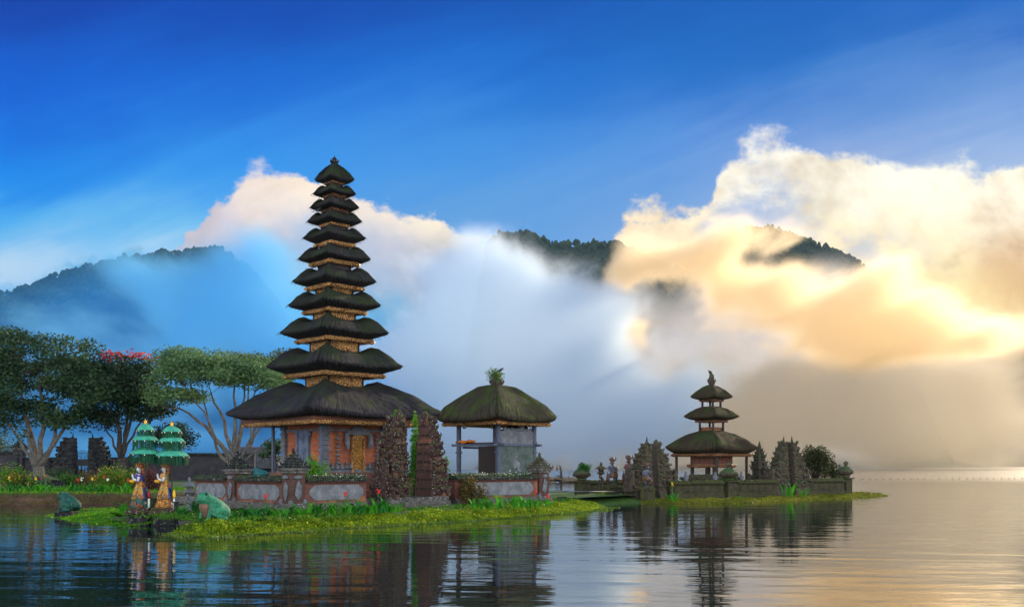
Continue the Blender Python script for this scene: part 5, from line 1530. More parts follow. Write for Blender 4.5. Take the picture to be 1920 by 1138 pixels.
def tree(loc, label, trunk, forks, shell_pts, n_leaf, leaf, mat, bark, group='trees on the left shore', rad=.35, clump=(1.1, 1.0, .6), seed=1, blossom=None, every=2, flat=.35):
    """trunk: polyline (local), forks: indices into the trunk where limbs start; shell_pts: clump centres (local)"""
    rs_ = np.random.default_rng(seed); rr = random.Random(seed)
    root = empty('tree', loc, 0, label, 'tree', group)
    mb = MB()
    tl = [Vector(p) for p in trunk]; nT = len(tl)
    mb.tube(tl, [rad * (1.35 if i == 0 else 1 - .42 * i / nT) for i in range(nT)], 10)
    limbs = []
    for li, (f_, end, mid, r0) in enumerate(forks):
        a = tl[f_]; e = Vector(end); m_ = Vector(mid)
        pts = []
        for k in range(8):
            t = k / 7; p = a * (1 - t) ** 2 + m_ * 2 * t * (1 - t) + e * t * t
            p += Vector((rr.uniform(-1, 1), rr.uniform(-1, 1), rr.uniform(-1, 1))) * .10 * (1 if 0 < k < 7 else 0) * (e - a).length / 4
            pts.append(p)
        mb.tube(pts, [r0 * (1 - .72 * k / 7) for k in range(8)], 8); limbs.append((pts, r0))
    for i, c in enumerate(shell_pts):
        if i % every: continue
        c = Vector(c)
        best = None
        for pts, r0 in limbs:
            for k in range(3, 8):
                d = (pts[k] - c).length + (0.8 if pts[k].z > c.z else 0)
                if best is None or d < best[0]: best = (d, pts[k], r0 * (1 - .72 * k / 7))
        a = best[1]; m_ = a.lerp(c, .5) + Vector((0, 0, -.12 * (c - a).length)) + Vector((rr.uniform(-.2, .2), rr.uniform(-.2, .2), rr.uniform(-.1, .2)))
        mb.tube([a, a.lerp(m_, .6), m_, m_.lerp(c, .6), c], [best[2] * .6, best[2] * .5, best[2] * .4, best[2] * .28, .015], 6)
    mb.build('trunk', bark, root, True)
    C = []
    w_ = rs_.uniform(.5, 1.3, len(shell_pts)); per = (w_ / w_.sum() * n_leaf).astype(int)
    for c, k, ww in zip(shell_pts, per, w_):
        q = rs_.normal(size=(k, 3)); q /= np.linalg.norm(q, axis=1)[:, None]; q *= (rs_.random(k) ** .5)[:, None]
        C.append(np.array(c) + q * np.array(clump) * (.65 + .45 * ww))
    C = np.concatenate(C)
    V, Fq = leaf_quads(C, leaf, rs_, .55, flat)
    fast_mesh('crown', V, Fq, mat, root)
    if blossom:
        C = np.concatenate([np.array(b) + rs_.normal(size=(26, 3)) * np.array((.45, .4, .13)) for b in blossom])
        V, Fq = leaf_quads(C, leaf * 1.1, rs_, .8, .3); fast_mesh('blossom', V, Fq, M['leaf_red'], root)
    return root
def dome(cx, cz, rx, ry, rz, n, seed, low=-.45, cy=0, inner=.55):
    r_ = random.Random(seed); out_ = []
    while len(out_) < n:
        d = Vector((r_.gauss(0, 1), r_.gauss(0, 1), r_.gauss(0, 1))).normalized()
        if d.z < low: continue
        k = r_.uniform(inner, 1.0)
        out_.append((cx + d.x * rx * k, cy + d.y * ry * k, cz + d.z * rz * k))
    return out_
def T(px, py, Y): return ((px - 960) / F * Y, H + (HOR - py) / F * Y)
def rel(base, Y, px, py, dy=0):
    x, z = T(px, py, Y); return (x - base[0], dy, z - base[2])
# tree 1: big dark tree at the far left
Y1 = 74.0; b1 = (wx(72, Y1), Y1, .65)
q = lambda px, py, dy=0: rel(b1, Y1, px, py, dy)
sh = dome(*(q(60, 715)[0], q(60, 715)[2]), 5.4, 4.2, 3.9, 120, 2, -.35) + dome(*(q(-60, 740)[0], q(-60, 740)[2]), 4.5, 4, 3.4, 60, 3, -.5) + dome(*(q(175, 745)[0], q(175, 745)[2]), 2.4, 2.5, 2.2, 34, 4, -.6) + dome(*(q(60, 785)[0], q(60, 785)[2]), 3.2, 3, 1.3, 26, 5) + [q(5, 800), q(-15, 815), q(15, 790, 1), q(140, 775), q(120, 790, -1), q(-10, 790), q(40, 815)]
tree(b1, 'huge dark spreading tree with a twisted mottled trunk at the far left', [(0, 0, -.2), (.05, 0, .6), (.0, 0, 1.3)],
     [(2, q(52, 780), q(55, 850), .30), (2, q(110, 760), q(100, 850), .26), (2, q(30, 720, 1), q(50, 800), .22), (2, q(85, 700, -1), q(88, 800), .24), (1, q(-10, 760), q(40, 830), .16), (2, q(150, 740, 1), q(120, 800), .18)],
     sh, 30000, .25, M['leaf_dark'], M['bark'], rad=.52, seed=11)
# tree 2: dark tree with red blossom
Y2 = 76.0; b2 = (wx(229, Y2), Y2, .66); q = lambda px, py, dy=0: rel(b2, Y2, px, py, dy)
sh = dome(q(225, 730)[0], q(225, 730)[2], 3.0, 3.0, 2.4, 70, 6, -.5) + dome(q(270, 770)[0], q(270, 770)[2], 2.0, 2, 1.1, 26, 7, -.6) + dome(q(190, 785)[0], q(190, 785)[2], 1.3, 1.5, .8, 14, 8, -.7) + dome(q(180, 700)[0], q(180, 700)[2], 1.8, 2, 1.5, 24, 9) 
tree(b2, 'dark leaning tree topped with red blossom, beside the far gate', [(0, 0, -.2), (0, 0, 1.0), (-.05, 0, 1.9)],
     [(2, q(220, 740), q(222, 800), .24), (2, q(255, 720), q(245, 800), .18), (2, q(280, 760, .5), q(250, 810), .12), (2, q(185, 770), q(205, 820), .10), (2, q(240, 700, 1), q(238, 790), .16), (1, q(300, 740), q(262, 830), .10)],
     sh, 17000, .24, M['leaf_dark2'], M['bark_dark'], rad=.36, seed=12, blossom=[q(205, 665), q(213, 662), q(228, 667), q(255, 664), q(248, 668), q(272, 672), q(286, 676), q(200, 670), q(262, 668)])
# tree 3: pale broad tree with bare forking limbs
Y3 = 72.0; b3 = (wx(441, Y3), Y3, .65); q = lambda px, py, dy=0: rel(b3, Y3, px, py, dy)
sh = dome(q(400, 705)[0], q(400, 705)[2], 4.3, 3.4, 1.75, 90, 13, -.35) + dome(q(340, 690)[0], q(340, 690)[2], 1.9, 2, 1.6, 30, 14, -.5) + dome(q(480, 710)[0], q(480, 710)[2], 2.2, 2.4, 1.6, 36, 15, -.4) + dome(q(330, 745)[0], q(330, 745)[2], 2.3, 2, .8, 22, 16, -.5) + [q(285, 740), q(300, 755), q(292, 725)]
tree(b3, 'broad soft green tree with pale bare limbs forking upward behind the temple wall', [(0, 0, -.2), (0, 0, .7), (-.02, 0, 1.3)],
     [(2, q(335, 765), q(405, 800), .21), (2, q(395, 735), q(425, 800), .20), (2, q(372, 745, 1), q(395, 850), .16), (2, q(440, 720), q(440, 790), .20), (2, q(478, 735), q(455, 800), .17), (2, q(505, 760, -1), q(470, 830), .14), (1, q(355, 725, -1), q(408, 810), .13), (2, q(520, 805), q(480, 850), .09), (2, q(460, 700, 1), q(448, 780), .15)],
     sh, 20000, .21, M['leaf_light'], M['bark'], rad=.40, seed=13, every=3, flat=.5, clump=(1.0, 1.0, .42))
Y4 = 105.0; b4 = (wx(470, Y4), Y4, .7); q = lambda px, py, dy=0: rel(b4, Y4, px, py, dy)
tree(b4, 'pale rounded tree rising behind the bare-limbed tree, nearer the tower', [(0, 0, -.2), (0, 0, 3.5)], [(1, q(465, 700), q(468, 780), .2), (1, q(520, 710), q(495, 780), .16)],
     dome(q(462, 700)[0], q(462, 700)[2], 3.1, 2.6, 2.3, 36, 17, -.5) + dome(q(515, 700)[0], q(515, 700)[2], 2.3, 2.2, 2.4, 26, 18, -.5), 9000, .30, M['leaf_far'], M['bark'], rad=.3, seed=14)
Y5 = 92.0; b5 = (wx(330, Y5), Y5, .75); q = lambda px, py, dy=0: rel(b5, Y5, px, py, dy)
tree(b5, 'small dark tree behind the two green umbrellas', [(0, 0, -.2), (0, 0, 1.6)], [(1, q(318, 820), q(325, 840), .12), (1, q(345, 815), q(335, 840), .1)],
     dome(q(322, 815)[0], q(322, 815)[2], 1.8, 1.6, 1.3, 26, 19, -.7), 4200, .22, M['leaf_dark2'], M['bark_dark'], rad=.16, seed=15)
Y6 = 66.0; b6 = (wx(512, Y6), Y6, .65); q = lambda px, py, dy=0: rel(b6, Y6, px, py, dy)
tree(b6, 'airy young tree seen between the tower wall and its roof post', [(0, 0, -.2), (0, 0, 1.0)], [(1, q(508, 830), q(510, 850), .06), (1, q(525, 825), q(518, 850), .05), (1, q(498, 840), q(505, 860), .05)],
     dome(q(513, 842)[0], q(513, 842)[2], .95, .9, .85, 24, 20, -.9, inner=.2), 1500, .17, M['leaf_dark'], M['bark_dark'], rad=.08, seed=16, clump=(.3, .3, .25), every=1)
Y7 = 96.0
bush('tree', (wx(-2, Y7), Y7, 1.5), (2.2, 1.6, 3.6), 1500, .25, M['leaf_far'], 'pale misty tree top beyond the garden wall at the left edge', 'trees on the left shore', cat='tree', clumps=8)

# ================================================================ garden wall, far gate, roof, beds
GW = 86.0
def gz(Y): return garden_z(Y)
def gwall(x0p, x1p, top, label, Y=GW):
    x0, x1 = wx(x0p, Y), wx(x1p, Y); z0 = gz(Y) - .2; h = wz(top, Y) - z0
    w = empty('garden_wall', ((x0 + x1) / 2, Y, z0), 0, label, 'wall')
    L = x1 - x0
    mb = MB(); mb.box(0, 0, 0, L, .45, h - .22); mb.box(0, -.0, 0, L, .60, .5, b=.02); mb.build('wall_face', M['wall_dark'], w)
    mb = MB(); n = max(2, int(L / .9))
    for k in range(n): mb.box(-L / 2 + (k + .5) * L / n, 0, h - .22, L / n - .006, .72, .12 + rnd.uniform(0, .012), b=.02); mb.box(-L / 2 + (k + .5) * L / n, 0, h - .10, L / n - .006, .40, .10, b=.03)
    mb.build('coping', M['stone_dark'], w)
gwall(-40, 38, 846, 'dark garden wall at the far left edge, behind the huge tree')
gwall(42, 118, 857, 'dark garden wall left of the far gate')
gwall(188, 262, 857, 'dark garden wall right of the far gate')
gwall(263, 478, 849, 'long dark garden wall behind the green umbrellas')
wall_pillar((wx(38, GW), GW - .1), 2.7, 'dark pillar with a crown in the garden wall at the far left', z0=gz(GW), rz=0, s_=1.3, body=('wall_dark', 'stone_dark'))
def far_half(px, side, label):
    g_ = gate_half((wx(px, 84.5), 84.5, gz(84.5) - .1), 0, side, wz(817, 84.5) - .7, 1.75, 1.3, 'stone_dark', label, 'spire', cat='split gate', brickmat='wall_dark', dens=.9)
far_half(141, -1, 'left half of the far dark split gate in the garden wall')
far_half(169, 1, 'right half of the far dark split gate in the garden wall')
ig = empty('iron_gate', (wx(155, 84.3), 84.3, gz(84) + .3), 0, 'black wrought iron double gate between the far gate halves', 'gate')
mb = MB(); gw_ = 1.22; gh0 = wz(852, 84.3) - gz(84) - .3
iron = plain_mat('black iron', (.012, .014, .018), .5)
for k in range(13):
    x = -gw_ / 2 + gw_ * k / 12; h = gh0 + .35 * math.cos(x / gw_ * 2.6) ** 1.0 - .05
    mb.tube([(x, 0, 1.1), (x, 0, h)], .014, 5); mb.lathe([(.0, -.03), (.03, 0), (.0, .09)], 5, (x, 0, h + .02))
mb.tube([(-gw_ / 2 + gw_ * k / 12, 0, gh0 + .25 * math.cos((-.5 + k / 12) * 2.6) - .12) for k in range(13)], .02, 5)
for x in (-.3, .3): 
    mb.tube([(x + .17 * math.cos(t), 0, gh0 - .28 + .17 * math.sin(t)) for t in [i * .52 for i in range(13)]], .013, 5)
mb.build('gate_bars', iron, ig)
mb = MB(); mb.box(0, 0, .95, gw_, .06, .55)
for x in (-.4, -.1, .18, .42): mb.box(x, 0, 0, .12 if x < 0.1 else .06, .05, .96)
mb.box(-.12, 0, .12, .55, .05, .5); mb.box(0, .004, .0, gw_, .05, .09)
mb.build('gate_panel', iron, ig)
mb = MB()
for k in range(3): mb.box(0, -.9 - k * .35, -.02, 3.0 + .4 * k, .36, .36 - .1 * k, b=.02)
o = mb.build('gate_steps', M['brick_dull'], None, loc=(wx(155, 84.5), 84.5, gz(84))); tag(o, 'reddish steps in front of the far iron gate', 'steps')
# tiled roof building behind the pale tree
hY = 92.0
hb = empty('tiled_house', (wx(478, hY), hY, gz(hY)), R(4), 'low garden building with a grey ribbed tile roof behind the pale tree', 'building')
hx = 2.35; z1, z2 = wz(878, hY) - gz(hY), wz(840, hY) - gz(hY)
mb = MB(); mb.box(0, 0, 0, hx * 1.9, 4.0, z1 + .2); mb.build('wall', M['wall_dark'], hb)
mb = MB(); V = [(-hx - .3, -2.6, z1), (hx + .3, -2.6, z1), (hx + .3, 2.6, z1), (-hx - .3, 2.6, z1), (-hx * .62, 0, z2), (hx * .75, 0, z2)]
mb.add(V, [(0, 1, 5, 4), (1, 2, 5), (2, 3, 4, 5), (3, 0, 4), (0, 3, 2, 1)])
for k in range(30):
    t = k / 29; x0 = -hx - .25 + t * (2 * hx + .5); x1 = -hx * .62 + t * (hx * 1.37)
    mb.tube([(x0, -2.62, z1 + .04), (x1, 0, z2 + .04)], .035, 5)
mb.tube([(-hx * .64, 0, z2 + .05), (hx * .77, 0, z2 + .05)], .09, 6)
for k in range(4): mb.blob((-hx * .6 + k * hx * .42, 0, z2 + .22), (.1, .1, .2), amp=.4)
mb.build('tiled_roof', stone_mat('grey roof tile', (.07, .065, .075), (.16, .15, .17), .1, .1, sc=1), hb)
# planting beds
def gb(px, py, r, mat, label, Y=None, n=1400, size=.13, cat='shrub', group=None):
    Y = Y or 60; bush('shrub', (wx(px, Y), Y, gz(Y) - .05), r, n, size, mat, label, group, cat, clumps=9)
M['hedge_y'] = foliage_mat('hedge with yellow tips', (.03, .12, .008), (.14, .30, .02), (.62, .38, .04), .86, .35, 1.0)
M['purple'] = foliage_mat('purple brown leaves', (.05, .015, .02), (.16, .05, .05), None, .9, .3, 2)
gb(18, 910, (1.9, 1.0, 1.35), M['hedge_y'], 'round green shrub with yellow flowers at the left edge', 58, 2600)
gb(44, 912, (.7, .5, .75), M['purple'], 'small reddish shrub beside the dark boulder', 58, 700)
gb(128, 908, (1.0, .7, 1.0), M['shrub'], 'dark green shrub right of the dark boulder', 62, 1400)
gb(165, 908, (1.2, .7, .9), M['brownshrub'], 'low brown shrub in front of the far gate', 62, 1400)
gb(112, 892, (1.8, .8, 1.2), M['leaf_dark'], 'dark shrub against the garden wall beside the twisted trunk', 78, 1400)
hp = [(wx(183, 57), 57.0), (wx(303, 56), 56.0)]
for k, (px, w, h, d) in enumerate(((204, 1.0, 1.25, 'clipped green hedge mound, left third of the flowering hedge'), (233, 1.15, 1.45, 'clipped green hedge mound with yellow tips, middle of the flowering hedge'), (262, 1.0, 1.4, 'clipped hedge mound with yellow tips just behind the left statue'), (288, .8, 1.15, 'dull purple-green mound at the right end of the flowering hedge'))):
    bush('hedge', (wx(px, 57), 57 - k * .2, gz(57) - .1), (w, .8, h), 3000, .10, M['hedge_y'] if k < 3 else M['purple'], d, 'flowering hedge mounds behind the statues', 'hedge', clumps=14, shell=.6)
mb = MB(); mb.blob((0, 0, .35), (1.25, .9, .62), amp=.35, lo=False)
o = mb.build('boulder', M['stone_dark'], None, loc=(wx(76, 59), 59, gz(59) - .1)); tag(o, 'dark flat-topped boulder below the twisted tree trunk', 'boulder')
mb = MB(); mb.blob((0, 0, .12), (.5, .4, .22), amp=.5)
M['bedleaf'] = M['canna_bright']
beds = [(20, 'petal_yellow', 'yellow flower'), (28, 'petal_maroon', 'maroon flower'), (66, 'petal_yellow', 'yellow flower head'), (74, 'petal_maroon', 'dark maroon flower'), (84, 'petal_maroon', 'red flower'), (50, None, ''), (96, None, ''), (110, None, ''), (132, None, ''),
        (142, 'petal_red', 'pale red flower'), (152, 'petal_white', 'white flower'), (166, None, ''), (176, 'petal_yellow', 'tall yellow flower'), (192, 'petal_red', 'small red flower'), (206, 'petal_white', 'white flower'), (218, None, ''), (232, None, ''), (240, 'petal_red', 'red flower')]
marks = ['at the left edge', 'next to the left-edge flowers', 'in front of the boulder', 'just right of the yellow one below the boulder', 'right of the boulder', 'between the edge shrub and the boulder', 'right of the boulder blooms', 'left of the dark frog', 'above the head of the dark frog', 'above the back of the dark frog', 'right above the dark frog', 'between the dark frog and the tall yellow flower', 'halfway between frog and statues', 'right of the tall yellow flower', 'nearer the statues', 'two plants left of the statues', 'next but one to the left statue', 'closest to the left statue']
for (px, fl, d), mk in zip(beds, marks):
    Y = 53.2 + rnd.uniform(-.4, .6) + (max(0, wx(px, 53) + 20) * .6)
    canna((wx(px, Y), Y, gz(Y) - .02), 12, .62, ('bed plant with a %s %s' % (d, mk)) if fl else 'leafy green bed plant %s' % mk, fl, 'plants in the shoreline flower bed', 'canna_bright' if rnd.random() < .7 else 'canna', spread=.4, name='bed_plant')

# ================================================================ smaller temple island on the right
RY = 62.0; PR = RY / F; TR = R(42)
def rz_(py): return wz(py, RY) - .12
m3 = empty('small_pagoda', (wx(1334, RY), RY, .12), TR, 'small pagoda with three mossy brown thatched roofs on the farther island', 'pagoda')
TI = [(171.5, 837.5, 808, 854, 143, 45), (103, 779.7, 763, 792, 61, 35), (78, 742.7, 721, 753, 46, 8)]
for i, (tw, ty, top, tb, trw, nw) in enumerate(TI):
    hw = tw * PR / 1.40 / 2 * 1.045; zt = rz_(ty); ztop = rz_(top); zb = rz_(tb); trim = trw * PR / 1.40 / 2; neck = nw * PR / 1.40 / 2
    g_ = hw - neck; h_ = ztop - zt
    prof = [(neck * .9 if i < 2 else .03, ztop - h_ * (.15 if i < 2 else -.02), 0), (neck * 1.1, ztop, 0), (neck + g_ * .35, ztop - h_ * .20, .05), (neck + g_ * .66, ztop - h_ * .52, .3), (neck + g_ * .88, zt + h_ * .18, .75), (hw, zt, 1), (hw * .97, zt - h_ * .12, .9), (trim + (hw - trim) * .45, zb + (zt - zb) * .5, .5), (trim + .03, zb + .14, .1), (trim - .05, zb + .12, 0)]
    thatch_roof('thatched_roof', prof, M['thatch_brown'], m3, min(.18, hw * .08), fringe=int(180 * hw), cr=.05)
    eave_trim('carved_eave', trim, zb, zb + .13, M['gold_dim'], m3, teeth=i == 0)
    if i < 2:
        nz0 = ztop - .1; nz1 = rz_(TI[i + 1][3]) + .12; a = neck * .95
        for (sx, sy) in ((-1, -1), (1, -1), (-1, 1), (1, 1)):
            mb = MB(); mb.box(0, 0, 0, .10, .10, nz1 - nz0); mb.build('corner_post', M['wood_dark'], m3, loc=(sx * a, sy * a, nz0))
        pt = nz1 - .42
        mb = MB(); mb.box(0, 0, nz0, a * 2 - .1, a * 2 - .1, pt - nz0); mb.build('carved_box', M['gold_dim'], m3)
zf = rz_(721)
mb = MB(); mb.blob((0, 0, .18), (.24, .24, .26), amp=.5, lo=False); mb.blob((0, 0, .50), (.17, .17, .2), amp=.5)
for k in range(7): a = k * .9; mb.curl((.16 * math.cos(a), .16 * math.sin(a), .15), .10, a)
for k in range(6): a = 2.6 + k * .25; mb.tube([(0, 0, .55), (.12 * math.cos(a), .1 * math.sin(a), .70 + k * .02), (.24 * math.cos(a), .1, .88)], [.05, .04, .012], 5)
mb.build('finial', M['stone_moss'], m3, loc=(0, 0, zf))
bs2 = 77 * PR / 1.40
z_a, z_b = rz_(870), rz_(854) + .1
mb = MB(); mb.box(0, 0, z_a, bs2, bs2, z_b - z_a); 
for s_ in (0, 1):
    for k in range(5):
        u = (k - 2) * bs2 / 5
        mb.box(*( (u, -bs2 / 2) if s_ == 0 else (-bs2 / 2, u)), z_a + .08, bs2 / 5 - .08, .06, z_b - z_a - .2, rz=0 if s_ == 0 else math.pi / 2)
mb.build('timber_cell', M['wood_red'], m3)
mb = MB(); mb.box(0, 0, z_a - .16, bs2 + .36, bs2 + .36, .155, b=.02)
for s_ in range(4):
    a = s_ * math.pi / 2
    for k in range(9):
        u = (k - 4) * bs2 / 8; x, y = u, -bs2 / 2 - .17
        mb.blob((x * math.cos(a) - y * math.sin(a), x * math.sin(a) + y * math.cos(a), z_a - .17), (.09, .09, .06), amp=.3)
mb.build('cell_sill', M['gold_dim'], m3)
for (sx, sy) in ((-1, -1), (1, -1), (-1, 1), (1, 1)):
    mb = MB(); mb.box(0, 0, .3, .16, .16, z_b - .3); mb.build('cell_leg', M['wood_dark'], m3, loc=(sx * bs2 * .46, sy * bs2 * .46, 0))
for (sx, sy) in ((-1, -1), (1, -1), (-1, 1), (1, 1)):
    mb = MB(); mb.box(0, 0, .3, .13, .13, rz_(852) - .3, b=.01); mb.build('roof_post', M['wood_dark'], m3, loc=(sx * 92 * PR / 2, sy * 92 * PR / 2, 0))
mb = MB(); mb.box(0, 0, 0, bs2 + 1.2, bs2 + 1.2, .85, b=.04); mb.box(0, 0, .85, bs2 + .8, bs2 + .8, .28, b=.04); mb.box(0, 0, 1.13, bs2 + .2, bs2 + .2, .22, b=.04)
for k in range(26):
    a = k * .24; q = (bs2 + .8) / 2 * 1.15; mb.blob((q * max(-.87, min(.87, 1.3 * math.cos(a))), q * max(-.87, min(.87, 1.3 * math.sin(a))), 1.1), (.16, .16, .12), amp=.5)
mb.build('stone_base', M['stone_moss'], m3)

# walls of the island (near-frontal line)
RW0 = Vector((wx(1205, 55.5), 55.5, 0)); RW1 = Vector((wx(1586, 64.5), 64.5, 0))
rd = (RW1 - RW0).normalized(); ra = math.atan2(rd.y, rd.x)
def RL(t, off=0, z=0): p = RW0 + (RW1 - RW0) * t + Vector((-rd.y, rd.x, 0)) * off; return Vector((p.x, p.y, z))
def tpx(px):     # parameter along the wall line for a photo column
    k = (px - 960) / F; return (k * RW0.y - RW0.x) / ((RW1.x - RW0.x) - k * (RW1.y - RW0.y))
MW = ('stone_wall_moss', 'stone_wall_moss', 'stone_wall_moss', 'stone_wall_moss')
wall_segment(RL(tpx(1252)), RL(tpx(1352)), 1.02, 'mossy wall of the farther island left of its mossy corner shrine', z0=.10, mats=MW)
wall_segment(RL(tpx(1376)), RL(tpx(1452)), 1.02, 'mossy wall of the farther island between the corner shrine and the right split gate', z0=.10, mats=MW)
wall_segment(RL(tpx(1512)), RL(tpx(1578)), 1.06, 'mossy wall at the right end of the farther island', z0=.10, mats=MW)
wall_segment(RL(1.01, .35), RL(1.01, 6.5), 1.02, 'mossy side wall of the farther island running back from the end pillar', z0=.10, mats=MW)
wall_segment((wx(1098, 62), 62.0), (wx(1180, 62), 62.0), .98, 'low mossy wall behind the painted guardians', z0=.10, mats=MW)
def urn_pillar(p, label, s_=1.0, h=1.05, mat='stone_moss'):
    w = empty('urn_pillar', (p[0], p[1], .10), ra, label, 'pillar')
    mb = MB(); mb.box(0, 0, 0, .62 * s_, .62 * s_, h, b=.02); mb.box(0, 0, h, .85 * s_, .85 * s_, .08, b=.02); mb.build('pillar_shaft', M['stone_wall_moss'], w)
    mb = MB(); mb.lathe([(.22, .0), (.30, .06), (.25, .14), (.40, .24), (.50, .40), (.46, .50), (.30, .62), (.22, .70), (.12, .74), (.10, .82), (.17, .90), (.15, 1.0), (.04, 1.08)], 12, (0, 0, h + .08), s_, s_, jit=.03)
    for q in range(8): a = q * math.pi / 4; mb.curl((.42 * s_ * math.cos(a), .42 * s_ * math.sin(a), h + .34), .09 * s_, a, .8)
    mb.build('carved_urn', M[mat], w)
urn_pillar(RL(1.0), 'end pillar of the farther island topped with a round mossy urn', .95, 1.05)
ug = RL(tpx(1364), -.1); urn_pillar(ug, 'mossy green corner shrine pillar in the middle of the farther island wall', 1.15, .95)
bush('wall_moss', (ug.x, ug.y - .1, 1.0), (.55, .45, .55), 700, .10, M['shrub'], 'moss and ferns spilling over the middle shrine pillar', cat='moss', stems=False)
urn_pillar((wx(1091, 58), 58.0), 'mossy shrine pillar at the left end of the farther island beside the handrail', 1.05, .95)
bush('wall_moss', (wx(1096, 58), 57.9, 1.55), (.5, .4, .55), 900, .08, M['canna'], 'bright green moss cap on the shrine pillar beside the handrail', cat='moss', stems=False)
# split gates
def rg(px, side, top, w, label, sp, Y): return gate_half((wx(px, Y), Y, .10), ra, side, wz(top, Y) - .10, w, .85, 'stone_moss', label, sp, cat='split gate', brickmat='stone_moss', dens=1.3, tp=(.86, 1.45))
rg(1216, -1, 828, 1.15, 'left half of the mossy split gate on the farther island, pointed green top', 'spire', 55.8)
rg(1226, 1, 828, 1.2, 'right half of the mossy split gate on the farther island, blunt top', 'blunt', 56.6)
rg(1472, -1, 826, 1.15, 'left half of the second split gate, right of the small pagoda', 'spire', 62.0)
rg(1482, 1, 826, 1.1, 'right half of the second split gate, beside the round bush', 'spire', 62.0)
# carved shrine tower
sY = 65.0
st = empty('shrine_tower', (wx(1424, sY), sY, .10), ra, 'slim carved stone shrine with a pointed top between the small pagoda and the second gate', 'shrine')
mb = MB(); z = 0; hh_ = wz(826, sY) - .1
for k, (w, h) in enumerate(((1.3, .45), (1.15, .35), (1.25, .15), (.95, .35), (.75, .40), (.95, .16), (.85, .35), (.62, .3), (.72, .12), (.5, .22), (.35, .2))):
    mb.box(0, 0, z, w, w * .8, h - .003, b=.03)
    for q in range(4):
        a = q * math.pi / 2 + math.pi / 4; mb.curl((w * .62 * math.cos(a), w * .5 * math.sin(a), z + h * .7), .11 * (1.2 - k * .07), a)
        mb.blob((w * .5 * math.cos(a + .8), w * .42 * math.sin(a + .8), z + h * .5), (.14, .14, .12), amp=.5)
    z += h
mb.tube([(0, 0, z - .05), (0, 0, z + .2), (0, 0, hh_)], [.15, .10, .012], 6)
mb.tube([(-.85, 0, .9), (-1.05, 0, 1.1), (-.95, 0, 1.35), (-.8, 0, 1.3)], [.16, .14, .12, .05], 6)
mb.build('carved_tiers', M['stone_moss'], st)
mb = MB(); mb.box(0, -.34, 1.32, .3, .12, .30, b=.03); mb.build('niche', M['wood_dark'], st)

